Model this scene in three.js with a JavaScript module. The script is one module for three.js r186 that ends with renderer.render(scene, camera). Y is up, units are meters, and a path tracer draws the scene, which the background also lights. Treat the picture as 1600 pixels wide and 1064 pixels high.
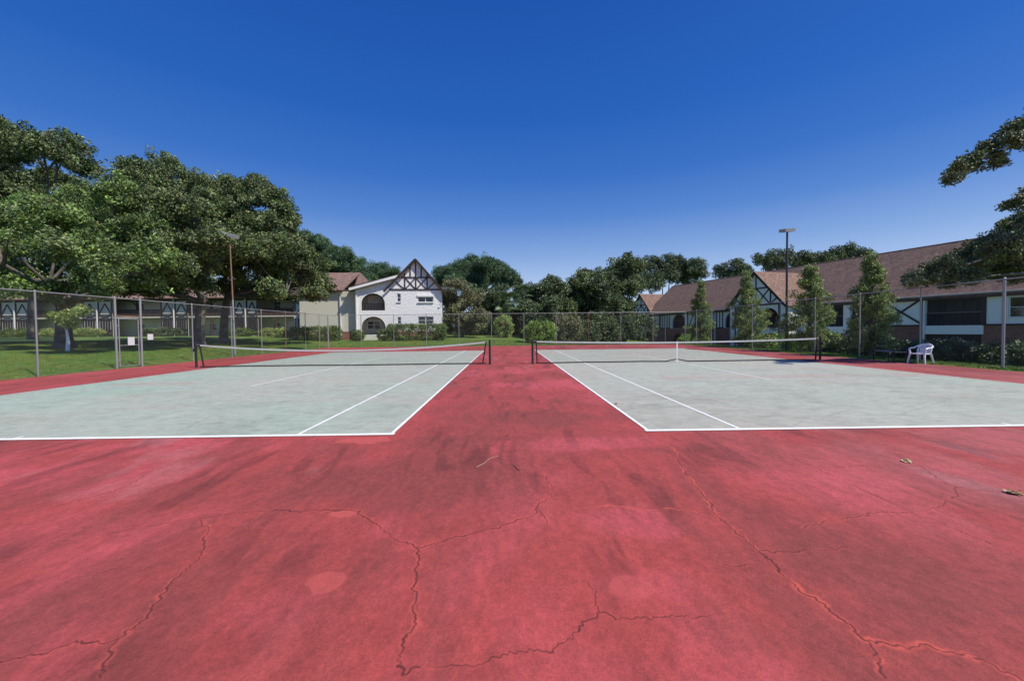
import * as THREE from 'three';
import { mergeGeometries } from 'three/addons/utils/BufferGeometryUtils.js';

// ---------------------------------------------------------------- camera, sky, sun, exposure
const W = 1600, H = 1064, F = 628.94, YAW = 0.0126, PITCH = -0.0262, ROLL = -0.0105;
const scene = new THREE.Scene();
const camera = new THREE.PerspectiveCamera(2 * Math.atan(H / 2 / F) * 180 / Math.PI, W / H, 0.1, 1500);
camera.position.set(-0.1807, 1.5006, 5.7934);
camera.rotation.order = 'YXZ';
camera.rotation.set(PITCH, -YAW, ROLL);
const SUN = new THREE.Vector3(0.52, 0.85, 0.34).normalize();
const renderer = new THREE.WebGLRenderer({ antialias: true });
renderer.toneMapping = THREE.LinearToneMapping;
renderer.toneMappingExposure = 1;
renderer.shadowMap.enabled = true;
{
  const w = 512, h = 256, d = new Float32Array(w * h * 4);
  // clear-sky air: deep blue overhead, pale near the horizon, a little brighter on the sun's side
  const stops = [[-90, .30, .46, .72], [0, .62, .74, .93], [5, .48, .63, .88], [10, .24, .40, .74], [15, .10, .245, .63], [20, .046, .17, .56], [27, .022, .125, .49], [40, .0135, .086, .40], [60, .011, .07, .35], [90, .010, .066, .33]];
  for (let j = 0; j < h; j++) for (let i = 0; i < w; i++) {
    const el = ((j + .5) / h - .5) * Math.PI, az = ((i + .5) / w - .5) * 2 * Math.PI;
    const v = new THREE.Vector3(Math.cos(el) * Math.cos(az), Math.sin(el), Math.cos(el) * Math.sin(az));
    const deg = el * 180 / Math.PI;
    let k = 0; while (k < stops.length - 2 && deg > stops[k + 1][0]) k++;
    const a = stops[k], b = stops[k + 1]; let t = Math.min(1, Math.max(0, (deg - a[0]) / (b[0] - a[0])));
    const g = Math.max(0, v.dot(SUN)), low = Math.max(0, (v.x * SUN.x + v.z * SUN.z) / Math.hypot(SUN.x, SUN.z)), glow = 1 + .25 * low * low * Math.exp(-Math.max(0, deg) / 14) + .30 * g * g + 1.6 * Math.pow(g, 12), o = (j * w + i) * 4;
    for (let c = 0; c < 3; c++) d[o + c] = (a[c + 1] + (b[c + 1] - a[c + 1]) * t) * glow + .03 * g * g * g;
    d[o + 3] = 1;
  }
  const t = new THREE.DataTexture(d, w, h, THREE.RGBAFormat, THREE.FloatType);
  t.mapping = THREE.EquirectangularReflectionMapping; t.magFilter = THREE.LinearFilter; t.needsUpdate = true;
  scene.background = t; scene.environment = t;
}
const sun = new THREE.DirectionalLight(new THREE.Color(1, .945, .83), 5);
sun.position.copy(SUN).multiplyScalar(120); sun.target.position.set(0, 0, -20);
sun.position.add(sun.target.position);
sun.castShadow = true; sun.shadow.mapSize.set(4096, 4096);
Object.assign(sun.shadow.camera, { left: -80, right: 60, top: 70, bottom: -70, near: 1, far: 300 });
scene.add(sun, sun.target);

// ---------------------------------------------------------------- helpers
let seed = 20231;
const rnd = () => { seed = (seed + 0x6D2B79F5) | 0; let t = Math.imul(seed ^ (seed >>> 15), 1 | seed); t = (t + Math.imul(t ^ (t >>> 7), 61 | t)) ^ t; return ((t ^ (t >>> 14)) >>> 0) / 4294967296; };
const rr = (a, b) => a + (b - a) * rnd();
const lerp = (a, b, t) => a + (b - a) * t, clamp = (x, a = 0, b = 1) => Math.min(b, Math.max(a, x));
const ss = (a, b, x) => { const t = clamp((x - a) / (b - a)); return t * t * (3 - 2 * t); };
const V = (x, y, z) => new THREE.Vector3(x, y, z);
const RN = new Float32Array(65536); for (let i = 0; i < 65536; i++) RN[i] = rnd();
function vn(x, y) {
  const xi = Math.floor(x), yi = Math.floor(y); let fx = x - xi, fy = y - yi;
  fx = fx * fx * (3 - 2 * fx); fy = fy * fy * (3 - 2 * fy);
  const a = (xi & 255) | ((yi & 255) << 8), b = ((xi + 1) & 255) | ((yi & 255) << 8), c = (xi & 255) | (((yi + 1) & 255) << 8), e = ((xi + 1) & 255) | (((yi + 1) & 255) << 8);
  const p = RN[a] + (RN[b] - RN[a]) * fx, q = RN[c] + (RN[e] - RN[c]) * fx;
  return p + (q - p) * fy;
}
const fbm = (x, y, n = 3) => { let s = 0, a = .5, t = 0; for (let i = 0; i < n; i++) { s += a * vn(x, y); t += a; a *= .5; x = x * 2.03 + 17.3; y = y * 2.03 + 9.1; } return s / t; };
// a pixel of the photograph as a direction from the camera
function ray(px, py) {
  let u = (px - 800) / F, v = (py - 532) / F;
  let c = Math.cos(-ROLL), s = Math.sin(-ROLL); [u, v] = [c * u - s * v, s * u + c * v];
  let x = u, y = -v, z = 1;
  c = Math.cos(PITCH); s = Math.sin(PITCH); [y, z] = [c * y + s * z, -s * y + c * z];
  c = Math.cos(YAW); s = Math.sin(YAW); [x, z] = [c * x + s * z, -s * x + c * z];
  return V(x, y, -z);
}
const CP = camera.position;
const gnd = (px, py, y = 0) => { const d = ray(px, py); return d.multiplyScalar((y - CP.y) / d.y).add(CP); };
const atZ = (px, py, z) => { const d = ray(px, py); return d.multiplyScalar((z - CP.z) / d.z).add(CP); };
const atX = (px, py, x) => { const d = ray(px, py); return d.multiplyScalar((x - CP.x) / d.x).add(CP); };

const used = new Map();
const numbered = (n) => { const k = used.get(n) ?? 0; used.set(n, k + 1); return k ? n + '_' + String(k).padStart(3, '0') : n; };
function mesh(name, geo, mat, parent) {
  const g = Array.isArray(geo) ? merge(geo) : geo, m = new THREE.Mesh(g, mat);
  m.name = parent ? name : numbered(name); m.castShadow = m.receiveShadow = true;
  (parent ?? scene).add(m); return m;
}
function tag(o, label, category, group, kind) { o.userData = { ...(label && { label }), ...(category && { category }), ...(group && { group }), ...(kind && { kind }) }; return o; }
function thing(name, label, category, p = V(0, 0, 0), turn = 0, group) {
  const o = new THREE.Group(); o.name = numbered(name); o.position.copy(p); o.rotation.y = turn; scene.add(o); return tag(o, label, category, group);
}
function merge(list) { return mergeGeometries(list.map((g) => { const q = g.index ? g.toNonIndexed() : g; for (const k of Object.keys(q.attributes)) if (!['position', 'normal', 'uv'].includes(k)) q.deleteAttribute(k); return q; })); }
function box(w, h, d, x = 0, y = 0, z = 0, rx = 0, ry = 0, rz = 0) { const g = new THREE.BoxGeometry(w, h, d); if (rx || ry || rz) g.applyMatrix4(new THREE.Matrix4().makeRotationFromEuler(new THREE.Euler(rx, ry, rz))); return g.translate(x, y, z); }
const boxTo = (x0, y0, z0, x1, y1, z1) => box(Math.abs(x1 - x0), Math.abs(y1 - y0), Math.abs(z1 - z0), (x0 + x1) / 2, (y0 + y1) / 2, (z0 + z1) / 2);
function rod(a, b, r0, r1 = r0, n = 8) {
  const l = a.distanceTo(b), g = new THREE.CylinderGeometry(r1, r0, l, n, 1).translate(0, l / 2, 0);
  g.applyMatrix4(new THREE.Matrix4().makeRotationFromQuaternion(new THREE.Quaternion().setFromUnitVectors(V(0, 1, 0), b.clone().sub(a).normalize())));
  return g.translate(a.x, a.y, a.z);
}
function taper(points, radii, n = 7, seg = 14) {   // a limb: a tube along a curve whose radius follows radii
  const c = new THREE.CatmullRomCurve3(points), g = new THREE.TubeGeometry(c, seg, 1, n, false), p = g.attributes.position, centre = V();
  for (let i = 0; i <= seg; i++) {
    const t = i / seg, f = t * (radii.length - 1), k = Math.min(radii.length - 2, Math.floor(f)), r = lerp(radii[k], radii[k + 1], f - k);
    c.getPointAt(t, centre);
    for (let j = 0; j <= n; j++) { const q = i * (n + 1) + j; p.setXYZ(q, centre.x + (p.getX(q) - centre.x) * r, centre.y + (p.getY(q) - centre.y) * r, centre.z + (p.getZ(q) - centre.z) * r); }
  }
  g.computeVertexNormals(); return g;
}
function slab(c, th) {   // a flat plate: four corners of the top face in order, thickness below it; uv in metres
  const n = c[1].clone().sub(c[0]).cross(c[3].clone().sub(c[0])).normalize(), lo = c.map((p) => p.clone().addScaledVector(n, -th));
  const ux = c[1].clone().sub(c[0]).normalize(), uy = n.clone().cross(ux), P = [], U = [];
  const face = (a, b, d, e) => { for (const p of [a, b, d, a, d, e]) { P.push(p.x, p.y, p.z); const q = p.clone().sub(c[0]); U.push(q.dot(ux), q.dot(uy)); } };
  face(...c); face(lo[3], lo[2], lo[1], lo[0]);
  for (let i = 0; i < 4; i++) { const j = (i + 1) % 4; face(lo[i], lo[j], c[j], c[i]); }
  const g = new THREE.BufferGeometry();
  g.setAttribute('position', new THREE.Float32BufferAttribute(P, 3)); g.setAttribute('uv', new THREE.Float32BufferAttribute(U, 2)); g.computeVertexNormals(); return g;
}
function wallShape(outline, holes, depth) {   // outline and holes in metres; front face at z = 0
  const s = new THREE.Shape(outline.map((p) => new THREE.Vector2(...p)));
  for (const h of holes) s.holes.push(new THREE.Path(h.map((p) => new THREE.Vector2(...p))));
  return new THREE.ExtrudeGeometry(s, { depth, bevelEnabled: false }).translate(0, 0, -depth);
}
const rectHole = (x0, y0, x1, y1) => [[x0, y0], [x0, y1], [x1, y1], [x1, y0]];
function archHole(cx, y0, half, spring, rise, n = 20) { const p = [[cx - half, y0]]; for (let i = 0; i <= n; i++) { const a = Math.PI * (1 - i / n); p.push([cx + half * Math.cos(a), spring + rise * Math.sin(a)]); } p.push([cx + half, y0]); return p; }
function archRing(cx, half, spring, rise, w, depth, y0) { const o = archHole(cx, y0, half + w, spring, rise + w), i = archHole(cx, y0 - .001, half, spring, rise).reverse(); return new THREE.ExtrudeGeometry(new THREE.Shape([...o, ...i].map((p) => new THREE.Vector2(...p))), { depth, bevelEnabled: false }); }
function stick(name, mat, parent, x0, y0, x1, y1, w, z, depth = .06) { const l = Math.hypot(x1 - x0, y1 - y0); return mesh(name, box(l, w, depth, (x0 + x1) / 2, (y0 + y1) / 2, z, 0, 0, Math.atan2(y1 - y0, x1 - x0)), mat, parent); }

// ---------------------------------------------------------------- textures
const s8 = (c) => 255 * (c <= .0031308 ? 12.92 * c : 1.055 * Math.pow(c, 1 / 2.4) - .055);
const LUT = new Uint8Array(4097); for (let i = 0; i <= 4096; i++) LUT[i] = Math.round(s8(i / 4096));
function colourTex(w, h, fn, rep = 0) {   // fn(u, v, out): linear colour
  const d = new Uint8Array(w * h * 4), o = [0, 0, 0];
  for (let j = 0; j < h; j++) for (let i = 0; i < w; i++) { fn((i + .5) / w, (j + .5) / h, o, i, j); const k = (j * w + i) * 4; for (let c = 0; c < 3; c++) d[k + c] = LUT[Math.round(clamp(o[c]) * 4096)]; d[k + 3] = 255; }
  const t = new THREE.DataTexture(d, w, h); t.colorSpace = THREE.SRGBColorSpace; return fin(t, rep);
}
function greyTex(w, h, fn, rep = 0) {
  const d = new Uint8Array(w * h * 4);
  for (let j = 0; j < h; j++) for (let i = 0; i < w; i++) { const k = (j * w + i) * 4; d[k] = d[k + 1] = d[k + 2] = Math.round(255 * clamp(fn((i + .5) / w, (j + .5) / h, i, j))); d[k + 3] = 255; }
  return fin(new THREE.DataTexture(d, w, h), rep);
}
function fin(t, rep) { t.magFilter = THREE.LinearFilter; t.minFilter = THREE.LinearMipmapLinearFilter; t.generateMipmaps = true; if (rep) { t.wrapS = t.wrapT = THREE.RepeatWrapping; t.repeat.set(rep, rep); } t.needsUpdate = true; return t; }
const std = (r, g, b, rough = .9, o = {}) => new THREE.MeshStandardMaterial({ color: new THREE.Color().setRGB(r, g, b), roughness: rough, ...o });
const tiled = (fn, n, P) => (u, v) => fn(u, v, P);   // (periodic lattices: integer counts of cells per tile)
function pn(x, y, p) { // value noise with period p cells
  const xi = Math.floor(x), yi = Math.floor(y); let fx = x - xi, fy = y - yi; fx = fx * fx * (3 - 2 * fx); fy = fy * fy * (3 - 2 * fy);
  const m = (k) => ((k % p) + p) % p, h = (i, j) => RN[(m(i) * 73 + m(j) * 911 + p * 37) & 65535];
  const a = lerp(h(xi, yi), h(xi + 1, yi), fx), b = lerp(h(xi, yi + 1), h(xi + 1, yi + 1), fx); return lerp(a, b, fy);
}

// cracks in the red paving, traced on the photograph and laid on the ground: [x offset, y offset, zoom of the tracing, points, width, pale rim]
const traced = [
  [1020, 660, 2.634, [80, 105, 115, 170, 145, 225, 200, 285, 240, 350, 255, 372, 320, 430, 375, 475, 435, 530, 520, 615, 600, 690, 710, 750, 790, 815, 830, 862, 890, 900, 920, 910, 1010, 915, 1100, 915, 1170, 935, 1280, 955, 1330, 972, 1450, 1030, 1520, 1060], 1.15, 1],
  [1020, 660, 2.634, [890, 900, 910, 960, 930, 990, 960, 1050], 1.0, .8],
  [500, 680, 2.77, [940, 305, 1100, 308, 1330, 312, 1496, 320, 1570, 326, 1700, 339, 1740, 343], 1.0, 1],
  [1020, 660, 2.634, [620, 435, 700, 410, 800, 395, 890, 380, 930, 368, 1070, 372, 1180, 350, 1230, 315, 1255, 295, 1248, 270, 1190, 240, 1140, 205, 1105, 180, 1050, 160, 960, 110], .9, .35],
  [1020, 660, 2.634, [680, 188, 830, 178, 1000, 174, 1105, 183], .8, .3],
  [1020, 660, 2.634, [550, 140, 680, 190, 850, 270, 960, 322, 1070, 372, 1200, 420, 1310, 465, 1380, 490, 1500, 545], .7, .15],
  [1020, 660, 2.634, [1250, 265, 1330, 278, 1460, 290, 1528, 292], .9, .3],
  [1020, 660, 2.634, [440, 527, 560, 532, 700, 525, 805, 515], .8, .3],
  [1020, 660, 2.634, [205, 560, 250, 585, 350, 592, 420, 585], .8, .3],
  [500, 680, 2.77, [1440, 787, 1560, 785, 1650, 783, 1760, 775], .7, .2],
  [500, 680, 2.77, [0, 328, 100, 322, 165, 328, 180, 345, 250, 390, 320, 450, 380, 470, 440, 488, 530, 460, 640, 432, 740, 405, 820, 380, 880, 360, 935, 340, 940, 305], 1.15, .5],
  [500, 680, 2.77, [935, 310, 970, 350, 985, 380], 1, .6],
  [500, 680, 2.77, [415, 488, 428, 540, 415, 640, 415, 720, 410, 800, 375, 870, 340, 950, 335, 1000, 355, 1035], 1.1, .6],
  [500, 680, 2.77, [355, 1040, 430, 1005, 560, 995, 730, 980, 850, 945, 930, 935, 1010, 940, 1050, 900, 1120, 850, 1210, 765, 1280, 800, 1330, 795, 1400, 785, 1496, 780], .85, .25],
  [500, 680, 2.77, [1205, 760, 1195, 700, 1160, 640], .6, .2],
  [500, 680, 2.77, [965, 160, 985, 195, 1003, 215, 1003, 265, 940, 305], .9, .8],
  [500, 680, 2.77, [560, 46, 800, 47, 1000, 50], .6, 0],
  [0, 680, 2.77, [75, 497, 300, 455, 560, 408, 720, 380, 860, 350], .7, .3],
  [0, 680, 2.77, [860, 360, 1000, 338, 1130, 328, 1300, 332, 1440, 322, 1496, 324], 1, .3],
  [0, 680, 2.77, [860, 365, 900, 400, 882, 440, 885, 490, 860, 530, 800, 590, 745, 630, 720, 675, 660, 740, 600, 810, 540, 855, 510, 880, 470, 935, 445, 1000, 430, 1050], 1.1, .5],
  [0, 680, 2.77, [0, 978, 100, 962, 200, 945, 270, 915, 330, 888, 420, 890, 510, 880], .9, .4],
  [0, 680, 2.77, [150, 335, 280, 295, 420, 260, 490, 245, 560, 215, 660, 150], .8, .5],
  [0, 680, 2.77, [60, 190, 250, 145, 400, 100, 500, 65], .7, .2],
  [0, 680, 2.77, [400, 610, 450, 592, 540, 560], .7, .1],
].map(([ox, oy, k, q, w, rim]) => { const pts = []; for (let i = 0; i < q.length; i += 2) { const g = gnd(ox + q[i] / k, oy + q[i + 1] / k); pts.push([g.x, g.z]); } return { pts, w, rim }; });
// faint cracks in the green courts
const greenCracks = [[430, 640, 560, 595, 640, 575], [1240, 665, 1330, 640, 1420, 630, 1480, 640, 1560, 668], [1060, 655, 1100, 650, 1180, 640], [545, 672, 600, 655, 650, 640], [1010, 585, 1100, 600, 1200, 612], [60, 668, 160, 655, 260, 640, 340, 628], [1200, 648, 1290, 660, 1370, 672], [720, 560, 560, 590, 470, 622], [880, 560, 1030, 600, 1160, 640, 1280, 655],
  [700, 610, 640, 640, 610, 665], [250, 690, 330, 650, 420, 630, 520, 610], [1400, 650, 1500, 620, 1590, 612]]
  .map((q) => { const pts = []; for (let i = 0; i < q.length; i += 2) { const g = gnd(q[i], q[i + 1]); pts.push([g.x, g.z]); } return { pts, w: .8, rim: 0 }; });
function stamp(list, x0, z0, x1, z1, w, h) {   // two masks: the open crack and the flaked rim along it
  const core = new Float32Array(w * h), rim = new Float32Array(w * h), kx = w / (x1 - x0), kz = h / (z1 - z0), s0 = seed; seed = 991;
  const dot = (buf, x, z, r, a) => { const cx = (x - x0) * kx, cz = (z - z0) * kz, rx = Math.max(r * kx, .55), rz = Math.max(r * kz, .55), f = a * Math.min(1, r * kx / .55);
    for (let j = Math.floor(cz - rz - 1); j <= cz + rz + 1; j++) for (let i = Math.floor(cx - rx - 1); i <= cx + rx + 1; i++) if (i >= 0 && j >= 0 && i < w && j < h) { const ex = (i + .5 - cx) / rx, ez = (j + .5 - cz) / rz, e = Math.sqrt(ex * ex + ez * ez), v = f * clamp(1.5 - e); if (v > buf[j * w + i]) buf[j * w + i] = v; } };
  for (const c of list) for (let i = 0; i + 1 < c.pts.length; i++) {
    const [ax, az] = c.pts[i], [bx, bz] = c.pts[i + 1], l = Math.hypot(bx - ax, bz - az), n = Math.max(2, Math.ceil(l / .004)), nx = -(bz - az) / l, nz = (bx - ax) / l, ph = rnd() * 50;
    for (let k = 0; k <= n; k++) { const t = k / n, m = l * t, e = Math.min(1, 6 * t * (1 - t) + .1), off = e * (.055 * (fbm(m * 4 + ph, 3.7, 3) - .5) + .034 * (vn(m * 19 + ph, 8.2) - .5) + .022 * (vn(m * 55 + ph, 2.2) - .5)), x = lerp(ax, bx, t) + nx * off, z = lerp(az, bz, t) + nz * off, op = vn(m * 7 + ph, 1.5);
      dot(core, x, z, .0048 * c.w * (.4 + 1.2 * op), .72 + .28 * op);
      if (c.rim && k % 2 === 0) { const side = vn(m * 5 + ph, 6.6) - .5; dot(rim, x + nx * side * .03, z + nz * side * .03, .015 * c.w * (.3 + 1.1 * vn(m * 11 + ph, 4.1)), c.rim * (.35 + .65 * vn(m * 13 + ph, 9.9))); } }
  }
  seed = s0; return { core, rim };
}
const spotOn = ([x, y, a, b, k]) => { const c = gnd(x, y), e = gnd(x + a, y), f = gnd(x, y - b), g = gnd(x, y + b); return { x: c.x, z: (f.z + g.z) / 2, rx: Math.abs(e.x - c.x), rz: Math.abs(f.z - g.z) / 2, k }; };
const worn = [[537, 803, 20, 5, .5], [510, 907, 25, 14, .38], [984, 920, 36, 19, .3], [560, 688, 40, 5, .5]].map(spotOn);
// old stains and faded coats that show as patches: negative is brown dirt, positive is bleached pink
const patches = [[700, 765, 190, 60, -1], [720, 690, 120, 12, -.6], [840, 652, 130, 12, -.9], [1000, 815, 130, 28, 1], [920, 694, 170, 10, 1.2], [880, 600, 120, 8, .9], [830, 580, 90, 6, .8], [1060, 700, 90, 14, -.8], [430, 760, 150, 30, -.5], [260, 700, 180, 12, .8], [150, 745, 160, 24, .7], [200, 950, 150, 60, -.5], [1200, 720, 140, 22, -.6], [1400, 750, 120, 22, .6], [1330, 880, 160, 60, -.7], [1000, 920, 120, 40, .5], [1180, 1000, 160, 60, -.6], [420, 960, 120, 60, .5], [90, 850, 120, 50, .4], [1500, 930, 110, 60, -.5], [870, 750, 40, 20, .7]].map(spotOn);
function redAt(x, z, o) {   // acrylic court paint: faded patches, old dirt, fine sand grain
  const w1 = fbm(x * .9, z * .6 + 40, 3), w2 = fbm(x * .8 + 70, z * .8, 3), wx = x + .7 * (w1 - .5);
  const big = fbm(wx * .4 + 5, z * .22 + 3, 3), streak = fbm(wx * 2.3 + 31, z * .5 + 7, 5), fine = fbm(x * 11, z * 5 + 60, 3), mid = fbm(wx * 1.1 + 77, z * .7 + 12, 4), thin = fbm(x * 5.5 + 2.2 * w2, z * .9 + 150, 4);
  const grain = RN[(Math.floor(x * 240) * 131 + Math.floor(z * 240) * 17) & 65535] - .5, grain2 = RN[(Math.floor(x * 110) * 57 + Math.floor(z * 110) * 313) & 65535] - .5;
  let tone = 0;
  for (const p of patches) { const ex = (x - p.x) / p.rx, ez = (z - p.z) / p.rz, e2 = ex * ex + ez * ez; if (e2 > 4.5) continue; const e = Math.sqrt(e2) + 1.5 * (w1 - .5) + 1.1 * (streak - .5); if (e < 1.25) tone += p.k * ss(1.2, .45, e); }
  const blot = fbm(x * 4.5 + 1.5 * w1, z * 1.9 + 33, 4), dirt = clamp(ss(.44, .68, streak) * .5 + ss(.48, .72, blot) * .28 + ss(.5, .72, big) * .35 + Math.max(0, -tone) * .75), fade = clamp(ss(.5, .74, mid) * .5 + Math.max(0, tone) * .75);
  const pale = ss(.56, .78, fbm(wx * 2.6 + 9, z * .8 + 88, 4)) * ss(.42, .62, fbm(wx * .35 + 60, z * .35 + 20, 2)), scuff = ss(.55, .72, thin) * ss(.36, .6, fbm(x * 1.3 + 300, z * 1.1, 2));
  let r = .345, g = .050, b = .043;
  r = lerp(r, .50, fade * .8); g = lerp(g, .078, fade * .8); b = lerp(b, .092, fade * .8);
  r = lerp(r, .215, dirt * .85); g = lerp(g, .042, dirt * .85); b = lerp(b, .034, dirt * .85);
  const chalk = clamp(pale * .42 + .30 * ss(1.5, 6, x) * ss(.40, .62, mid)); r = lerp(r, .36, chalk); g = lerp(g, .135, chalk); b = lerp(b, .135, chalk);
  const mot = fbm(x * 26 + 5, z * 17 + 3, 2), grain3 = RN[(Math.floor(x * 48) * 91 + Math.floor(z * 40) * 577) & 65535] - .5, m = (1 + .24 * (fine - .5) + .34 * (mot - .5)) * (1 + .22 * grain + .24 * grain2 + .12 * grain3) * (1 - .3 * scuff); o[0] = r * m; o[1] = g * m; o[2] = b * m;
  for (const p of worn) { const ex = (x - p.x) / p.rx, ez = (z - p.z) / p.rz, e2 = ex * ex + ez * ez; if (e2 > 3) continue; const e = Math.sqrt(e2) + 1.3 * (fbm(x * 3.1 + 9, z * 3.4, 3) - .5) + .6 * (fine - .5); if (e < 1.1) { const t = p.k * ss(1.06, .86, e); o[0] = lerp(o[0], .56, t); o[1] = lerp(o[1], .10, t); o[2] = lerp(o[2], .085, t); } }
}
function redTex(x0, z0, x1, z1, w, h) {
  const k = stamp(traced, x0, z0, x1, z1, w, h);
  return colourTex(w, h, (u, v, o, i, j) => {
    redAt(lerp(x0, x1, u), lerp(z0, z1, v), o); const q = j * w + i, a = k.rim[q] * .8, c = k.core[q] * .9;
    o[0] = lerp(lerp(o[0], .62, a), .06, c); o[1] = lerp(lerp(o[1], .095, a), .010, c); o[2] = lerp(lerp(o[2], .066, a), .009, c);
  });
}
function greenTex(x0, z0, x1, z1, w, h, mint) {
  const k = stamp(greenCracks, x0, z0, x1, z1, w, h);
  return colourTex(w, h, (u, v, o, i, j) => {
    const x = lerp(x0, x1, u), z = lerp(z0, z1, v);
    const big = fbm(x * .28 + 15, z * .3 + 3, 3), mid = fbm(x * .9 + 50, z * 1.3 + 8, 4), fine = fbm(x * 6, z * 7 + 60, 3), grain = RN[(Math.floor(x * 150) * 131 + Math.floor(z * 150) * 17) & 65535] - .5;
    const c = clamp(mint(x, z) + .9 * (big - .5) + .35 * (mid - .5));     // how much of the mint coat is left
    let r = lerp(.415, .335, c), g = lerp(.405, .425, c), b = lerp(.336, .33, c);
    const rub = ss(.55, .8, fbm(x * .55 + 90, z * .8 + 33, 3)) * .6; r = lerp(r, .40, rub * .6); g = lerp(g, .352, rub * .6); b = lerp(b, .292, rub * .6);
    const wearZ = Math.exp(-Math.pow((z + 6.3) / .35, 2)) * ss(.5, .7, vn(x * .8 + 4, 2.2)) * .5 + Math.exp(-Math.pow((z + 18.6) / .5, 2)) * ss(.4, .7, vn(x * .6 + 9, 7.2)) * .45; r = lerp(r, .44, wearZ); g = lerp(g, .285, wearZ); b = lerp(b, .245, wearZ);
    const sp = Math.exp(-(Math.pow((x - 3.4) / 1.6, 2) + Math.pow((z + 2.4) / 1.5, 2)));
    const dark = ss(.55, .78, fbm(x * .8 + 21, z * 1.1 + 71, 5)) * .08 + ss(.6, .78, fbm(x * 3.2 + 1, z * 8 + 1, 4)) * .13 + ss(.54, .74, fbm(x * 9 + 2 * mid, z * 14 + 7, 3)) * .10 + .16 * sp * ss(.38, .6, fbm(x * 1.6 + 8, z * 2.2, 4));
    const m = (1 - dark) * (.95 + .24 * (fine - .5)) * (1 + .16 * grain), q = k.core[j * w + i] * .85 * ss(.3, .55, vn(x * 1.7, z * 1.7 + 40));
    o[0] = lerp(r * m, .10, q); o[1] = lerp(g * m, .09, q); o[2] = lerp(b * m, .085, q);
  });
}
const grit = greyTex(512, 512, (u, v, i, j) => .35 * RN[(i * 37 + j * 911) & 65535] + .35 * pn(u * 128, v * 128, 128) + .3 * pn(u * 32, v * 32, 32), 1);
const linePaint = (base, wear) => colourTex(512, 512, (u, v, o) => { const n = .5 * pn(u * 24, v * 24, 24) + .3 * pn(u * 90, v * 90, 90) + .2 * RN[(Math.floor(u * 512) * 37 + Math.floor(v * 512) * 911) & 65535], t = ss(.5 - wear, .72 - wear, n) * .55; o[0] = lerp(base, .36, t); o[1] = lerp(base * .99, .36, t); o[2] = lerp(base * .95, .31, t); }, 1 / 2.5);
const withRep = (t, x, y) => { const c = t.clone(); c.repeat.set(x, y); c.needsUpdate = true; return c; };
const stuccoBump = greyTex(512, 512, (u, v) => { const a = pn(u * 24 + 2 * pn(u * 8, v * 8, 8), v * 40, 40 * 1) ; return clamp(.5 * pn(u * 20, v * 34, 340) + .5 * pn(u * 60, v * 90, 900)); }, .5);
const brickTex = colourTex(512, 512, (u, v, o) => {
  const row = Math.floor(v * 20), x = u * 7 + (row & 1) * .5, fx = x - Math.floor(x), fy = v * 20 - row, n = RN[(row * 57 + (((Math.floor(x) % 7) + 7) % 7) * 199) & 65535], g = .8 + .4 * RN[(Math.floor(u * 512) * 7 + Math.floor(v * 512) * 313) & 65535];
  if (fx < .06 || fy < .17) { o[0] = .30 * g; o[1] = .24 * g; o[2] = .20 * g; } else { const t = .65 + .6 * n; o[0] = .25 * t * g; o[1] = .088 * t * g; o[2] = .055 * t * g; }
}, 1 / 1.5);
function shingles(r, g, b) {
  return colourTex(1024, 1024, (u, v, o) => {
    const row = Math.floor(v * 28), off = RN[(row * 77) & 65535], x = u * 22 + off * 22, n = RN[(row * 131 + (Math.floor(x) % 22) * 37) & 65535], fy = v * 28 - row, fx = x - Math.floor(x), gr = RN[(Math.floor(u * 1024) * 7 + Math.floor(v * 1024) * 313) & 65535];
    let m = (.72 + .5 * n) * (.85 + .3 * gr) * (.86 + .28 * pn(u * 6, v * 6, 6)); if (fy < .14) m *= .62; else if (fx < .05 && n > .4) m *= .8;
    o[0] = r * m; o[1] = g * m * (.97 + .06 * n); o[2] = b * m;
  }, 1 / 4);
}
const barkTex = colourTex(256, 256, (u, v, o) => { const m = .42 + .5 * pn(u * 16, v * 6, 96) + .3 * (pn(u * 48, v * 24, 384) - .5); o[0] = .20 * m; o[1] = .175 * m; o[2] = .15 * m; }, 1);
const lawnTex = colourTex(1024, 1024, (u, v, o) => {
  const a = .5 * pn(u * 12, v * 12, 12) + .3 * pn(u * 40, v * 40, 40) + .2 * pn(u * 200, v * 200, 200), g = RN[(Math.floor(u * 1024) * 37 + Math.floor(v * 1024) * 911) & 65535], m = .62 + .5 * a + .35 * (g - .5), dry = ss(.55, .75, pn(u * 9 + 3, v * 9, 9));
  o[0] = (.095 + .06 * dry) * m; o[1] = (.17 + .012 * dry) * m; o[2] = (.022 + .010 * dry) * m;
}, 1 / 9);

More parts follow.
